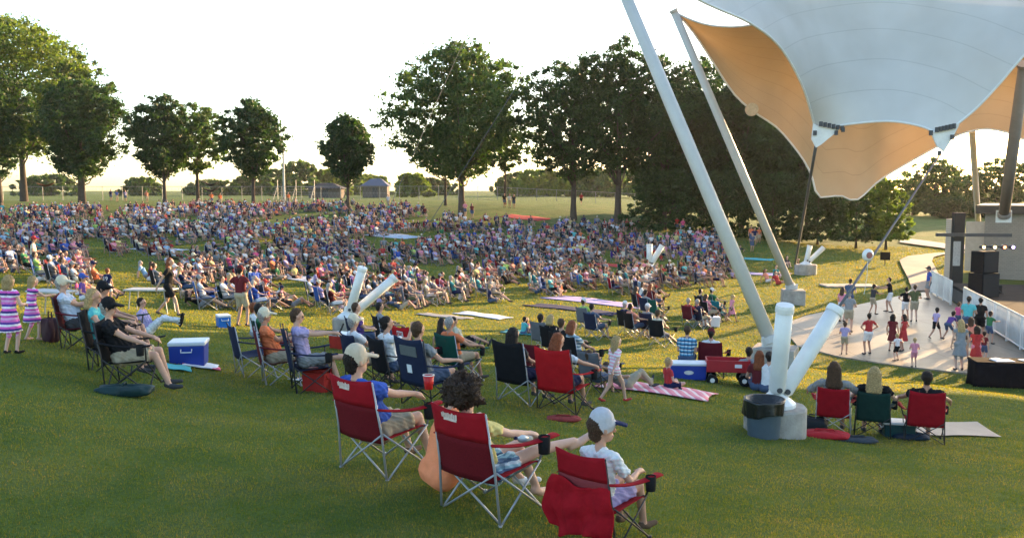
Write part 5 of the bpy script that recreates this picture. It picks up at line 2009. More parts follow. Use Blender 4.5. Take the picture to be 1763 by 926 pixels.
# red wagon
wg_ = P(852, 361)
wgn = thing('wagon', 'red pull wagon with dark wheels parked on the grass', 'wagon', wg_, 8)
rp_ = mat('red wagon body', (.36, .012, .02), .45, .1, 4, spec=.5)
MB().box((0, 0, .34), (.98, .50, .05)).box((0, -.25, .46), (.98, .025, .26)).box((0, .25, .46), (.98, .025, .26)).box((-.48, 0, .46), (.025, .5, .26)).box((.48, 0, .46), (.025, .5, .26)).build('tub', rp_, wgn)
for x in (-.36, .36):
    for y in (-.27, .27):
        o = MB().tube([(x, y - .03, .13), (x, y + .03, .13)], .13, 18).build('wheel', black, wgn)
        MB().tube([(x, y - .034, .13), (x, y + .034, .13)], .055, 12).build('hub', white_steel, o)
MB().tube([(-.36, -.25, .15), (-.36, .25, .15), (-.36, .2, .3)], .015, 6).tube([(.36, -.25, .15), (.36, .25, .15), (.36, .2, .3)], .015, 6).build('axle', dark_steel, wgn)
MB().tube([(-.5, 0, .25), (-.85, 0, .12), (-1.05, -.02, .1)], .014, 6).build('pull_handle', dark_steel, wgn)
MB().box((.22, -.266, .47), (.16, .004, .08)).build('label_plate', white_pl, wgn)

# trash can with a black liner
tc0 = P(892, 409)
can = thing('trash_can', 'blue grey trash can with a black bag folded over its rim', 'trash can', tc0 + Vector((0, -.12, 0)), scale=.86)
MB().lathe([(0, 0), (.255, 0), (.265, .03), (.30, .58), (.33, .62), (.33, .64), (.29, .64), (.25, .05)], (0, 0, 0), 32).build('bin', mat('blue grey plastic', (.085, .115, .145), .5, .12, 3, .1, 30, spec=.4), can, smooth=True)


def liner(u, v):
    a = u * 2 * pi
    r_ = .345 + .018 * sin(a * 9 + 2) * v + .012 * sin(a * 17) * v - .02 * v + (.03 * sin(a * 3) * v)
    z = .66 - v * (.26 + .05 * sin(a * 2 + 1)) - .01 * sin(a * 5)
    return (r_ * cos(a), r_ * sin(a), z)


lo = MB().sheet(liner, 72, 10, .004).build('bag_liner', mat('black bin liner', (.010, .010, .011), .32, .2, 6, .5, 18, spec=.6), can, smooth=True)
MB().lathe([(.345, .665), (.34, .68), (.30, .67), (.2, .45), (0, .42)], (0, 0, 0), 40, jitter=.03).build('bag_mouth', MATS['black bin liner'], lo, smooth=True)

# ------------------------------------------------------------------ second row, centre left
seated(300, 354, 60, 'boy in white shirt with red hair seated behind the empty navy chair', proto('ground:cross/kid'), 'empty navy chair with silver legs left of the man in orange', 'navy', shirt='white', bottom='grey', hair='red', pscale=.01)
bpy.data.objects.remove(bpy.data.objects[[o.name for o in bpy.data.objects if o.get('label', '').startswith('boy in white shirt with red hair seated behind')][0]])
person(proto('ground:cross/kid'), P(298, 318), 60, 'red haired child in white shirt sitting beyond the empty navy chair', shirt='white', bottom='grey', hair='red', scale=.95)
f_ = figure('person', chair_pose('cross', 15, yaw=-6), hair='short', hat='cap', belly=1.4, build=1.1, voxel=V1, fingers=True)
seated(330, 361, 70, 'man in orange shirt and white cap with folded arms in a maroon chair', f_, 'maroon chair under the man in orange', 'maroon', shirt='orange', bottom='khaki', hair='grey', hat='cream', skin=2, shoe='brown')
f_ = figure('person', skeleton((0, -.12, .50), 12, [(.02, .36, .90), (.12, .34, .92)], [(.10, .42, .075), (.10, .78, .50)], [(0, .35, 1), (.1, .3, 1)], yaw=4, pitch=-8, toes=[(.1, .57, .03), (.12, .93, .56)]), hair='short', belly=1.0, voxel=V1, fingers=True)
seated(366, 368, 70, 'man in lavender shirt looking at a phone in a navy chair', f_, 'navy chair with black legs under the man with the phone', 'navy', TUBEK, parts=CHB, shirt='lavender', bottom='grey', hair='brown', skin=1, shoe='bare')
ph = P(366, 368)
tag(MB().box((0, 0, 0), (.08, .012, .15), Matrix.Rotation(R(-25), 3, 'X')).build('phone', black, bevel=.004), 'black phone held up by the man in lavender', 'phone')
q_ = bpy.data.objects[[o.name for o in bpy.data.objects if o.get('label', '').startswith('black phone held up')][0]]
q_.location = local(ph, 70, (.07, .46, .98)); q_.rotation_euler = (0, 0, -R(70))
seated(322, 343, 66, 'dark haired person in dark green shirt behind the man in orange', proto('chair:lap/short'), 'dark green chair behind the man in orange', 'dark green', shirt='green', bottom='denim', hair='dark', skin=2)
f_ = figure('person', chair_pose('lap', 10), hair='short', voxel=.016)
seated(428, 335, 66, 'man in purple blue shirt sitting in front of the red cooler', f_, 'navy chair under the man in purple blue', 'navy', shirt='purple', bottom='denim', hair='brown', skin=1)
seated(458, 331, 66, 'grey shirted person in a dark chair beside the man in purple blue', proto('chair:rest/short'), 'dark chair with pale stripe beside the man in purple blue', 'black', shirt='grey', bottom='denim', hair='dark')
seated(432, 362, 55, 'man in white shirt and cream cap hidden behind the man in blue', proto('chair:lap/cap'), 'navy chair behind the man in royal blue', 'navy', TUBEK, shirt='white', bottom='khaki', hair='grey', hat='cream')
f_ = figure('person', chair_pose('raise', 8, yaw=10), hair='bun', fem=True, voxel=.016, fingers=False)
seated(466, 368, 55, 'dark haired woman in white top raising a hand beside the beige cap', f_, 'black chair under the woman in white', 'black', TUBEK, shirt='white', bottom='denim', hair='dark', skin=0)
cE = chair(P(492, 356), 50, 'empty bright red chair with a white logo patch on its back', 'bright red', TUBEK, 'folding chairs of the near rows', CHB)
bk = [q for q in cE.children if q.name.startswith('backrest')][0]
b = MB().box((0, backy(0, .90) - .004, .90), (.20, .004, .10), Matrix.Rotation(R(11), 3, 'X'))
o = b.build('logo_patch', cl('white'), bk)
MB().box((-.06, -.445, .90), (.022, .003, .06)).box((-.035, -.447, .922), (.03, .003, .016)).box((.0, -.445, .90), (.022, .003, .06)).box((.045, -.445, .90), (.022, .003, .06)).box((.065, -.447, .922), (.03, .003, .016)).build('logo_letter', cl('red'), o)
f_ = figure('person', chair_pose('rest', 14), hair='short', build=1.05, voxel=.016)
cN, _ = seated(506, 382, 45, 'brown haired man seen over the back of the big navy chair', f_, 'big navy chair with grey mesh window and white tag on its back', 'navy', TUBEK, parts=CHB, shirt='grey', bottom='denim', hair='brown')
bk = [q for q in cN.children if q.name.startswith('backrest')][0]
MB().box((0, backy(0, .86) + .004, .86), (.36, .014, .15), Matrix.Rotation(R(11), 3, 'X')).build('mesh_window', mat('grey mesh', (.10, .11, .11), .9, .2, 80), bk, bevel=.004)
MB().box((-.02, backy(0, .60) - .003, .60), (.10, .006, .12), Matrix.Rotation(R(10), 3, 'X')).build('paper_tag', white_pl, bk)
seated(540, 358, 45, 'grey haired man in orange shirt in the green chair', proto('chair:rest/short'), 'green chair under the grey haired man in orange', 'green', shirt='orange', bottom='khaki', hair='grey', skin=2)
person(proto('ground:back/long'), P(527, 329), 60, 'dark haired woman on the grass, the left of two sitting side by side', shirt='charcoal', bottom='denim', hair='dark')
person(proto('ground:back/bun'), P(541, 327), 60, 'woman with dark bun stretched out on sunlit grass beside her friend', shirt='cream', bottom='black', hair='dark')
f_ = figure('person', chair_pose('lap', 16, legs=0), hair='long', fem=True, voxel=.016)
seated(614, 378, 40, 'dark haired woman seen over the broad black chair back', f_, 'broad black chair with silver crossed legs seen from behind', 'black', parts=CHB, shirt='charcoal', bottom='navy', hair='dark', skin=0)
f_ = figure('person', chair_pose('out', 12, yaw=24), hair='bob', fem=True, belly=1.2, voxel=.016)
seated(662, 386, 32, 'woman with red brown hair in a bright red chair reaching out a hand', f_, 'bright red chair with thin black legs under the woman with red brown hair', 'bright red', TUBEK, parts=CHB, shirt='pale blue', bottom='navy', hair='red', skin=0)
chair(P(634, 362), 40, 'empty small red chair between the black chair and the bright red chair', 'maroon', TUBEK, 'folding chairs of the near rows', CHK)
seated(683, 356, 60, 'woman in sunglasses and pale striped top looking sideways', proto('chair:lap/bob'), 'black chair under the woman in sunglasses', 'black', shirt=HSTRIPE, bottom='denim', hair='red')
seated(666, 347, 42, 'dark haired person in black seen behind the woman in sunglasses', proto('chair:rest/short'), 'black chair with bright legs behind the woman in sunglasses', 'black', shirt='black', bottom='denim', hair='brown')
seated(653, 338, 42, 'fair haired person in black jacket in front of the dark haired one', proto('chair:rest/bob'), 'black chair under the fair haired person in black', 'black', shirt='black', bottom='charcoal', hair='blond')
seated(640, 331, 42, 'dark haired boy in grey shirt on a small chair by the fair haired person', proto('chair:lap/kid'), 'small grey chair under the dark haired boy', 'grey', shirt='grey', bottom='denim', hair='dark', pscale=.9)
cL, _ = seated(702, 369, 45, 'child with brown hair in a low slate beach chair', proto('chair:rest-0-30/kid'), 'low slate grey beach chair beside the girl in candy stripes', 'grey', TUBEK, shirt='lavender', bottom='denim', hair='brown', pscale=.72, cscale=.85, sink=-.06)
person(proto('stand:walk/kidlong', dress=None, short=.35, voxel=.016), P(719, 378), 62, 'blond girl in pink and white striped outfit striding across the grass', shirt=CANDY, bottom=CANDY, hair='blond', shoe='red', scale=.66, skin=3)
person(proto('ground:cross/kid'), P(783, 366), 70, 'toddler in red shirt sitting on the pink blanket', shirt='red', bottom='navy', hair='blond', scale=.66, skin=3)
person(proto('ground:lie/pants'), P(733, 366), 60, 'person lying on the pink blanket behind the striped girl', shirt='grey', bottom='khaki', hair='brown', scale=.9)
f_ = figure('person', chair_pose('lap', -6, legs=0), hair='short', belly=1.3, build=1.08, voxel=.016)
person(f_, P(806, 352) + Vector((0, .1, -.06)), 22, 'man in blue plaid shirt sitting on the emblem cooler', shirt=PLAID, bottom='denim', hair='brown', skin=1)
seated(834, 354, 20, 'man in white shirt and dark cap turned to the plaid shirted man', proto('chair:lap/cap'), 'maroon chair under the man in white next to the wagon', 'maroon', TUBEK, shirt='white', bottom='navy', hair='dark', hat='maroon')
person(proto('ground:knees/short'), P(876, 364), 25, 'man in grey shirt sitting on the grass beside the wagon', shirt='grey', bottom='denim', hair='dark')
person(proto('ground:cross/long'), P(889, 368), 20, 'long haired woman in maroon sitting behind the trash can', shirt='maroon', bottom='denim', hair='red')
person(proto('ground:knees/bun'), P(900, 370), 20, 'woman in white shirt sitting behind the anchor tubes', shirt='white', bottom='denim', hair='dark')
# the trio at the right
f_ = figure('person', chair_pose('out', 10), hair='long', fem=True, belly=1.3, build=1.1, voxel=.015, sleeve=1.5)
seated(976, 406, 22, 'woman with light brown hair and grey sleeves, first of the trio by the trash can', f_, 'red chair with a white cloth hanging beneath it in the trio', 'red', shirt='grey', bottom='denim', hair='brown', cscale=.86, sink=-.05)
f_ = figure('person', chair_pose('rest', 14), hair='long', fem=True, build=1.05, voxel=.015)
seated(1022, 410, 22, 'blond woman in black top, middle of the trio', f_, 'dark green chair in the middle of the trio', 'dark green', TUBEK, shirt='black', bottom='charcoal', hair='blond', skin=3, cscale=.86, sink=-.05)
f_ = figure('person', chair_pose('out', 12), hair='short', build=1.08, voxel=.015)
seated(1081, 415, 18, 'dark haired person in black holding out an arm, end of the trio beside the walkway', f_, 'broad red chair with black legs at the end of the trio', 'red', TUBEK, parts=CHB, shirt='black', bottom='olive', hair='dark', skin=2, cscale=.86, sink=-.05)

# ------------------------------------------------------------------ dancers and watchers on the paved floor
PG = 'people on the paved dance floor'
for (u, v, hd, k, sc, sh, bo, ha, lb) in [
    (989, 334, 30, 'stand:talk/kid', .68, 'lavender', 'khaki', 'brown', 'small boy in lavender shirt near the long stay cable'),
    (994, 313, 30, 'stand:talk/cap', .98, 'grey', 'khaki', 'grey', 'man in grey shirt and khaki shorts watching from the floor edge'),
    (986, 303, 60, 'stand:stand/long', .9, 'pink', 'white', 'brown', 'woman in pink top beside the man in grey'),
    (995, 297, 40, 'stand:talk/short', 1.0, 'denim', 'denim', 'dark', 'tall man in denim shirt holding up a camera'),
    (1017, 334, -10, 'stand:hips/bun', .86, 'red', 'white', 'dark', 'girl in red top with a jacket tied round her waist'),
    (1022, 296, 75, 'stand:reach/kid', .82, 'charcoal', 'khaki', 'dark', 'boy in dark shirt holding hands out to a teen'),
    (1043, 294, -70, 'stand:reach/short', .98, 'black', 'white', 'dark', 'teen in black shirt and white shorts reaching to the boy'),
    (1061, 302, 10, 'stand:hips/short', .88, 'black', 'white', 'dark', 'girl in black top and white shorts seen from behind'),
    (1071, 303, 15, 'stand:talk/short', .96, 'olive', 'khaki', 'brown', 'man in olive shirt beside the girl in black'),
    (1088, 282, -80, 'stand:stand/cap', 1.03, 'blue', 'grey', 'dark', 'big man in blue shirt walking on the footpath'),
    (1045, 331, 45, 'stand:stand/kiddress', .78, 'maroon', 'maroon', 'dark', 'girl in maroon dress dancing with a friend'),
    (1058, 331, -40, 'stand:hips/kiddress', .78, 'red', 'red', 'dark', 'girl in red dress facing her friend'),
    (1051, 340, -20, 'stand:dance/kid', .55, 'white', 'black', 'blond', 'small boy in white shirt and black shorts before the girls'),
    (1071, 346, 10, 'stand:talk/kid', .56, 'pink', 'pink', 'blond', 'toddler in pink with fair hair alone on the floor'),
    (1096, 319, 70, 'stand:walk/kid', .72, 'lavender', 'black', 'dark', 'girl in lavender top stepping across the floor'),
    (1111, 320, 60, 'stand:bend/kid', .74, 'purple', 'denim', 'dark', 'child in purple bending forward'),
    (1124, 349, 5, 'stand:stand/dress', .97, 'grey', 'grey', 'blond', 'woman in grey sleeveless dress with her back turned'),
    (1143, 347, 10, 'stand:talk/kiddress', .80, 'red', 'pink', 'dark', 'girl in red top and pink skirt next to the woman in grey'),
    (1152, 341, 60, 'stand:stand/kid', .6, 'maroon', 'denim', 'dark', 'small child in maroon behind the girl in pink skirt'),
    (1133, 322, 40, 'stand:talk/short', 1.03, 'turquoise', 'denim', 'dark', 'man in turquoise shirt leaning by the stage railing'),
    (1147, 321, 40, 'stand:stand/short', .98, 'black', 'black', 'dark', 'person in black leaning on the railing beside the turquoise shirt'),
    (1122, 312, 70, 'stand:talk/kid', .7, 'hot pink', 'denim', 'brown', 'child in hot pink shirt by the railing'),
    (1136, 333, 20, 'stand:stand/kidlong', .75, 'coral', 'denim', 'brown', 'girl in coral top in the cluster by the railing'),
    (1158, 324, 70, 'stand:reach/kid', .72, 'green', 'denim', 'dark', 'boy in green shirt stretching over the railing'),
    (1130, 338, 30, 'stand:hips/kid', .7, 'brown', 'khaki', 'brown', 'child in brown shirt between the woman in grey and the cluster'),
]:
    x, y = on_plane(u, v)
    person(proto(k), Vector((x, y, PZ + .022)), hd, lb, PG, shirt=sh, bottom=bo, hair=ha, hat='charcoal', scale=sc, skin=rng.integers(0, 4), shoe='charcoal')

# ------------------------------------------------------------------ sitters on the sunlit grass in the middle
MG = 'people on the sunlit grass'
STG = Vector((25, 46, 0))


def tostage(p, jit=0):
    d = STG - Vector(p)
    return math.degrees(atan2(d.x, d.y)) + jit


for (u, v, k, sh, bo, ha, lb, ccol) in [
    (613, 315, 'ground:knees/kid', 'turquoise', 'denim', 'dark', 'child in turquoise on the teal towel', None),
    (621, 314, 'ground:back/kidlong', 'pink', 'pink', 'dark', 'child in pink on the teal towel', None),
    (690, 312, 'chair:lap/cap', 'lime', 'khaki', 'brown', 'person in lime shirt and white hat in the middle of sunlit grass', 'grey'),
    (700, 319, 'chair:rest/short', 'denim', 'denim', 'dark', 'man in denim blue shirt sitting alone in the sun', 'navy'),
    (738, 315, 'chair:rest/cap', 'navy', 'khaki', 'grey', 'grey haired man in navy in a dark chair', 'black'),
    (746, 318, 'chair:rest/short', 'coral', 'denim', 'dark', 'dark haired person in coral beside the grey haired man', 'black'),
    (764, 318, 'chair:lap/cap', 'grey', 'olive', 'grey', 'person in grey with white cap along the row in the sun', 'navy'),
    (776, 326, 'chair:lap-1/short', 'cream', 'denim', 'brown', 'person in cream with long outstretched legs in the sun', 'black'),
    (752, 296, 'chair:lap/long', 'red', 'red', 'brown', 'woman in red sitting high beside a dark tent chair', 'black'),
    (762, 300, 'chair:rest-1/short', 'grey', 'denim', 'dark', 'man in grey stretching his legs beside the woman in red', 'navy'),
    (772, 302, 'chair:lap/kid', 'lime', 'khaki', 'brown', 'child in lime green beside the man in grey', 'green'),
    (768, 292, 'chair:lap/long', 'maroon', 'denim', 'red', 'woman in maroon behind the child in lime', 'maroon'),
    (812, 308, 'chair:rest/short', 'red', 'denim', 'grey', 'man in red in the row by the white cooler', 'maroon'),
    (822, 309, 'chair:lap/short', 'navy', 'khaki', 'grey', 'man in navy in the row by the white cooler', 'navy'),
    (833, 303, 'chair:lap/bob', 'pink', 'khaki', 'brown', 'woman in pink behind the white cooler', 'black'),
    (846, 302, 'chair:lap/kidlong', 'teal', 'denim', 'brown', 'girl in teal at the end of the cooler row', 'teal'),
    (840, 296, 'chair:rest/cap', 'green', 'khaki', 'dark', 'man in green behind the cooler row', 'green'),
    (826, 297, 'chair:rest/short', 'charcoal', 'denim', 'dark', 'man in charcoal behind the cooler row', 'black'),
    (900, 266, 'ground:back/long', 'coral', 'white', 'brown', 'woman in coral on the lavender blanket beside the masts', None),
    (912, 268, 'ground:back/short', 'red', 'red', 'dark', 'person in red lying in front of the short mast foot', None),
    (908, 262, 'ground:knees/short', 'teal', 'denim', 'dark', 'person in teal sitting behind the woman in coral', None),
    (935, 255, 'ground:cross/short', 'brown', 'denim', 'dark', 'person in brown sitting at the foot of the far white anchor', None),
    (921, 252, 'ground:knees/long', 'charcoal', 'denim', 'brown', 'person in charcoal near the far white anchor', None),
]:
    p = P(u, v)
    hd = tostage(p, rng.uniform(-10, 10))
    if ccol:
        chair(p, hd, ccol + ' folding chair under the ' + lb.split(' in ')[0] + ' in ' + ' '.join(lb.split(' in ')[1].split(' ')[:5]), ccol, group='folding chairs of the sunlit rows')
    person(proto(k), p, hd, lb, MG, shirt=sh, bottom=bo, hair=ha, hat='white', scale=.66 if '/kid' in k else 1, skin=int(rng.integers(0, 4)))
person(proto('stand:walk/kiddress'), P(857, 303), 70, 'little girl in pink walking at the end of the cooler row', MG, shirt='pink', bottom='pink', hair='blond', scale=.72)
for (u, v, k, sh, bo, lb, sc) in [(880, 229, 'stand:stand/short', 'orange', 'denim', 'standing person in orange at the dark wood edge', 1), (884, 231, 'stand:hips/short', 'navy', 'khaki', 'standing person in navy at the dark wood edge', 1),
                              (889, 229, 'stand:stand/long', 'orange', 'khaki', 'standing woman in orange top at the dark wood edge', .95), (881, 237, 'stand:talk/short', 'denim', 'denim', 'standing man in denim in front of the orange pair', 1),
                              (793, 219, 'stand:stand/short', 'red', 'denim', 'standing person in red before the dark wood', 1), (800, 220, 'stand:stand/long', 'hot pink', 'denim', 'standing person in hot pink before the dark wood', .95),
                              (338, 193, 'stand:stand/short', 'orange', 'khaki', 'shirtless looking person in orange standing on the ridge', 1), (591, 195, 'stand:stand/short', 'black', 'denim', 'person in black standing on the mown ridge', 1),
                              (597, 195.5, 'stand:talk/long', 'white', 'khaki', 'woman in white standing on the mown ridge', 1), (602, 196, 'stand:stand/short', 'charcoal', 'denim', 'person in charcoal standing on the mown ridge', 1),
                              (681, 193, 'stand:walk/short', 'red', 'black', 'person in red walking on the far mown field', 1), (130, 189, 'stand:stand/short', 'navy', 'denim', 'person in navy standing on the ridge by the dark trunk', 1),
                              (137, 190, 'stand:talk/short', 'blue', 'khaki', 'person in blue standing on the ridge near the dark trunk', 1), (147, 190, 'stand:stand/long', 'lavender', 'denim', 'woman in lavender standing on the ridge', 1),
                              (172, 191, 'stand:stand/short', 'coral', 'khaki', 'shirtless man with red skin standing on the ridge', 1), (248, 193, 'stand:hips/short', 'orange', 'denim', 'person in orange standing below the hammocks', 1),
                              (258, 194, 'stand:stand/short', 'orange', 'khaki', 'second person in orange standing below the hammocks', 1), (545, 204, 'stand:talk/short', 'pink', 'denim', 'person in pink standing by the big spreading tree', 1),
                              (553, 206, 'stand:stand/long', 'maroon', 'denim', 'person in maroon standing by the big spreading tree', 1), (455, 196, 'stand:stand/short', 'pale blue', 'khaki', 'person in pale blue standing on the ridge under the thin cable', 1)]:
    p = P(u, v)
    person(proto(k), p, tostage(p), lb, 'people standing at the top of the lawn', shirt=sh, bottom=bo, hair='dark', scale=sc)

# ================================================================== the packed crowd
CROWD = np.array([(-40, 190), (60, 189), (140, 188), (255, 192), (330, 193), (480, 196), (520, 206), (600, 206), (690, 212), (770, 216), (840, 218), (868, 236), (868, 256), (850, 270), (800, 272), (760, 283), (720, 280), (650, 289),
                  (600, 296), (530, 300), (470, 298), (420, 300), (360, 312), (310, 300), (262, 303), (232, 288), (190, 276), (165, 262), (128, 262), (118, 282), (60, 276), (30, 256), (-40, 264)], float)
HOLES = [np.array(q, float) for q in ([(95, 226), (118, 222), (132, 262), (104, 266)], [(150, 246), (215, 252), (240, 268), (180, 268)], [(195, 232), (262, 226), (262, 238), (205, 244)], [(196, 208), (236, 206), (236, 213), (196, 215)],
                                      [(240, 264), (276, 262), (300, 276), (262, 284)], [(330, 268), (372, 272), (366, 286), (336, 284)], [(600, 208), (640, 204), (640, 210), (604, 213)], [(470, 206), (512, 203), (520, 212), (480, 214)],
                                      [(120, 200), (140, 198), (145, 206), (122, 208)], [(545, 246), (575, 244), (580, 252), (550, 256)], [(412, 226), (440, 224), (445, 232), (415, 234)], [(700, 240), (722, 238), (726, 246), (704, 248)], [(300, 236), (325, 234), (330, 243), (303, 245)])]
occupied = [(o.location.x, o.location.y) for o in C.objects if o.get('category') in ('person', 'chair', 'cable anchor', 'footing', 'mast', 'table', 'cooler')]


def to_px(x, y, z):
    q = Vector((x, y, z - CZ))
    dd = q.y * cos(PIT) - q.z * sin(PIT)
    hh = q.y * sin(PIT) + q.z * cos(PIT)
    return (512 + F * q.x / dd) * 1200 / 1024, (268.5 - F * hh / dd) * 506 / 537


cells = {}


def free(x, y, r):
    i, j = int(x // 1), int(y // 1)
    for a in range(i - 2, i + 3):
        for b in range(j - 2, j + 3):
            for (px, py) in cells.get((a, b), ()):
                if (px - x) ** 2 + (py - y) ** 2 < r * r:
                    return False
    return True


def put(x, y):
    cells.setdefault((int(x // 1), int(y // 1)), []).append((x, y))


for q in occupied:
    put(*q)
spots = []
tries = 0
# families: clumps of two to six sitting side by side, facing the stage
while len(spots) < NCROWD and tries < 60000:
    tries += 1
    b_ = random.uniform(R(-33), R(16))
    r_ = math.sqrt(random.uniform(24 ** 2, 118 ** 2))
    x0, y0 = r_ * sin(b_), r_ * cos(b_)
    if sin(x0 * .31 + 1.7 * sin(y0 * .11)) + sin(y0 * .27 - x0 * .12 + 1) + .6 * sin(x0 * .7 - y0 * .53) < -1.0:
        continue
    hd = tostage((x0, y0, 0))
    rt_ = Vector((cos(R(hd)), -sin(R(hd)), 0))
    fwv = Vector((sin(R(hd)), cos(R(hd)), 0))
    for k in range(random.choice((2, 3, 3, 4, 5, 6, 7))):
        q = Vector((x0, y0, 0)) + rt_ * (k * .80 + random.uniform(-.1, .1)) + fwv * random.uniform(-.35, .35)
        if not free(q.x, q.y, .69):
            continue
        z = gz(q.x, q.y)
        u, v = to_px(q.x, q.y, z)
        pt = (np.array([u]), np.array([v]))
        if sdist(*pt, CROWD)[0] > 0 or any(sdist(*pt, h)[0] < 0 for h in HOLES):
            continue
        put(q.x, q.y)
        spots.append((q.x, q.y, z, hd + random.gauss(0, 14), u, v))
spots.sort(key=lambda s: hypot(s[0], s[1]))
print('CROWD', len(spots), tries)
SHW = ['white'] * 11 + ['red'] * 5 + ['navy'] * 10 + ['black'] * 10 + ['charcoal'] * 9 + ['grey'] * 11 + ['denim'] * 6 + ['blue'] * 5 + ['pink'] * 6 + ['hot pink'] * 2 + ['turquoise'] * 4 + ['pale blue'] * 8 + ['lavender'] * 5 + ['purple'] * 3 + ['orange'] * 2 + ['coral'] * 3 + ['yellow'] * 2 + ['lime'] * 2 + ['green'] * 3 + ['teal'] * 3 + ['maroon'] * 6 + ['cream'] * 6 + ['sky blue'] * 4 + ['brown'] * 2
BOW = ['denim'] * 6 + ['khaki'] * 6 + ['black'] * 4 + ['navy'] * 3 + ['grey'] * 3 + ['white'] * 3 + ['olive'] * 2 + ['charcoal'] * 2
CHW = ['navy'] * 5 + ['blue'] * 4 + ['green'] * 2 + ['black'] * 5 + ['red'] * 3 + ['maroon'] * 2 + ['grey'] * 3 + ['teal'] * 1 + ['dark green'] * 2 + ['purple']
CP = ['chair:rest/short', 'chair:rest/long', 'chair:lap/short', 'chair:lap/long', 'chair:lap/cap', 'chair:rest/cap', 'chair:cross/short', 'chair:lap-1/short', 'chair:rest-2/bob', 'chair:phone/short', 'chair:lap-3/bob', 'chair:rest-1/cap', 'chair:lap/bun']
GP = ['ground:back/short', 'ground:back/long', 'ground:cross/short', 'ground:cross/bob', 'ground:knees/long', 'ground:knees/kid', 'ground:cross/kid', 'ground:lie/short', 'ground:lie/long', 'ground:cross/kidcap']
HNAME = {'short': '{} hair', 'long': 'long {} hair', 'bob': '{} bob', 'bun': '{} bun', 'cap': 'a {} cap', 'kid': '{} hair', 'kidlong': 'long {} hair', 'kidcap': 'a {} cap'}
PNAME = {'rest': 'lounging', 'lap': 'sitting', 'cross': 'arms folded', 'phone': 'holding a phone', 'back': 'leaning back', 'knees': 'hugging knees', 'lie': 'lying'}
n_ind = NPERSON - len([o for o in C.objects if o.get('category') == 'person'])
used_labels = {}
rows = []
for s in spots:
    sit = random.random() < .62
    key = random.choice(CP if sit else GP)
    rows.append(dict(s=s, sit=sit, key=key, sh=random.choice(SHW), bo=random.choice(BOW), ha=random.choice(['dark'] * 5 + ['brown'] * 5 + ['blond'] * 3 + ['grey'] * 3 + ['red']), hat=random.choice(['white', 'navy', 'red', 'grey', 'black', 'cream']),
                     ch=random.choice(CHW), sk=int(random.choice([0, 0, 1, 1, 3, 3, 2, 4])), sc=random.uniform(.87, .98)))


def clean(c):
    return c


for i, r in enumerate(rows[:n_ind]):
    x, y, z, hd, u, v = r['s']
    var = r['key'].split('/')[1]
    kid = var.startswith('kid')
    pose = r['key'].split('/')[0].split(':')[1].split('-')[0]
    # the neighbour that tells this one apart
    nb = sorted((q for q in rows[max(0, i - 40):i + 40] if q is not r), key=lambda q: (q['s'][0] - x) ** 2 + (q['s'][1] - y) ** 2)[:2]
    who = 'child' if kid else 'person'
    pn = 'cross-legged' if r['key'].startswith('ground:cross') else PNAME[pose]
    hn = HNAME[var].format(r['hat'] if 'cap' in var else r['ha'])
    base = '%s in %s and %s, %s, %s' % (who, r['sh'], r['bo'], hn, pn)
    short = '%s in %s with %s' % (who, r['sh'], hn)
    lb = base + ' beside %s shirt' % nb[0]['sh']
    if lb in used_labels:
        lb = base + ' near %s and %s shirts' % (nb[0]['sh'], nb[1]['sh'])
    used_labels[lb] = 1
    r['lb'] = lb
    if r['sit']:
        d_ = hypot(x, y)
        chair((x, y, z), hd, '%s chair under %s, beside %s shirt' % (r['ch'], short, nb[0]['sh']), r['ch'], group='folding chairs in the packed crowd', simple=d_ > 40, cup=False)
    person(proto(r['key']), (x, y, z), hd, lb, 'people sitting in the packed crowd', skin=r['sk'], shirt=r['sh'], bottom=r['bo'], hair=r['ha'], hat=r['hat'], scale=r['sc'] * (.68 if kid else 1))

# everyone farther up the slope, too many and too small to part
LOW = {}


def low(key, sit):
    """light body (with its chair) for the far rows: points, faces, slot of each face"""
    if (key, sit) in LOW:
        return LOW[key, sit]
    src = proto(key)
    o = bpy.data.objects.new('lowtmp', src.copy())
    C.objects.link(o)
    md = o.modifiers.new('d', 'DECIMATE')
    md.ratio = .10
    me = bpy.data.meshes.new_from_object(o.evaluated_get(bpy.context.evaluated_depsgraph_get()))
    bpy.data.objects.remove(o)
    vs = np.array([v.co[:] for v in me.vertices])
    fs = [tuple(p.vertices) for p in me.polygons]
    sl = [p.material_index for p in me.polygons]
    if sit:
        cm = CH['simple']
        k = len(vs)
        vs = np.r_[vs, np.array([v.co[:] for v in cm.vertices])]
        fs += [tuple(i + k for i in p.vertices) for p in cm.polygons]
        sl += [8 + p.material_index for p in cm.polygons]
    tri, ts = [], []
    for f, m_ in zip(fs, sl):
        for j in range(1, len(f) - 1):
            tri.append((f[0], f[j], f[j + 1]))
            ts.append(m_)
    LOW[key, sit] = (vs, np.array(tri), np.array(ts))
    return LOW[key, sit]


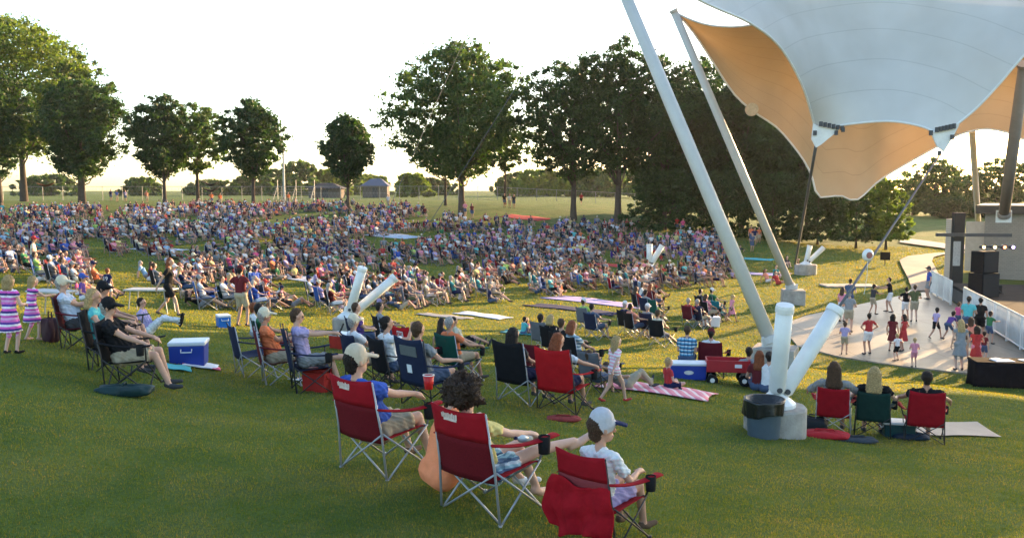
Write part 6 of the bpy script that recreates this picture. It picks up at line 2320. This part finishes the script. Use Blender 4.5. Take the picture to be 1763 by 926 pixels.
VV, TT, CC = [], [], []
base_i = 0
for r in rows[n_ind:]:
    x, y, z, hd, u, v = r['s']
    vs, tri, ts = low(r['key'], r['sit'])
    a = -R(hd)
    sc_ = r['sc'] * (.72 if '/kid' in r['key'] else 1)
    q = np.c_[vs[:, 0] * cos(a) - vs[:, 1] * sin(a), vs[:, 0] * sin(a) + vs[:, 1] * cos(a), vs[:, 2]] * sc_ + np.array([x, y, z])
    pal = np.array([SKIN[r['sk']], PAL[r['sh']], PAL[r['bo']], HAIRC[r['ha']], (.1, .1, .1), PAL[r['hat']], (.3, .1, .1), PAL[r['hat']],
                    MATS['chair ' + r['ch']].node_tree.nodes['Color Ramp'].color_ramp.elements[1].color[:3], (.3, .3, .32)])
    VV.append(q); TT.append(tri + base_i); CC.append(pal[ts] * .86)
    base_i += len(vs)
if VV:
    VV, TT, CC = np.concatenate(VV), np.concatenate(TT), np.concatenate(CC)
    me = bpy.data.meshes.new('crowd')
    me.vertices.add(len(VV)); me.vertices.foreach_set('co', VV.astype(np.float32).ravel())
    me.loops.add(len(TT) * 3); me.loops.foreach_set('vertex_index', TT.astype(np.int32).ravel())
    me.polygons.add(len(TT)); me.polygons.foreach_set('loop_start', np.arange(0, len(TT) * 3, 3, dtype=np.int32)); me.polygons.foreach_set('loop_total', np.full(len(TT), 3, np.int32))
    me.polygons.foreach_set('use_smooth', [True] * len(TT))
    at_ = me.attributes.new('cloth', 'FLOAT_COLOR', 'FACE')
    at_.data.foreach_set('color', np.c_[CC, np.ones(len(CC))].astype(np.float32).ravel())
    m_, t_, b_ = nt('crowd clothes')
    an = t_.nodes.new('ShaderNodeAttribute')
    an.attribute_name = 'cloth'
    t_.links.new(an.outputs['Color'], b_.inputs['Base Color'])
    b_.inputs['Roughness'].default_value = .85
    b_.inputs['Specular IOR Level'].default_value = .2
    me.materials.append(m_)
    me.update(); me.validate()
    tag(link('crowd', me), kind='stuff')
for o in C.objects:
    if 'label' in o and len(o['label'].split()) > 16:
        print('LONG', len(o['label'].split()), o['label'])

# ------------------------------------------------------------------ evening air
hz_ = MB().box((0, 150, 25), (900, 760, 86)).build('haze', None)
hz_['kind'] = 'stuff'
m_ = bpy.data.materials.new('evening haze')
m_.use_nodes = True
t_ = m_.node_tree
t_.nodes.remove(t_.nodes['Principled BSDF'])
pv = t_.nodes.new('ShaderNodeVolumePrincipled')
pv.inputs['Color'].default_value = (1, .97, .92, 1)
pv.inputs['Density'].default_value = HAZE
pv.inputs['Anisotropy'].default_value = .45
t_.links.new(pv.outputs[0], t_.nodes['Material Output'].inputs['Volume'])
hz_.data.materials.clear()
hz_.data.materials.append(m_)
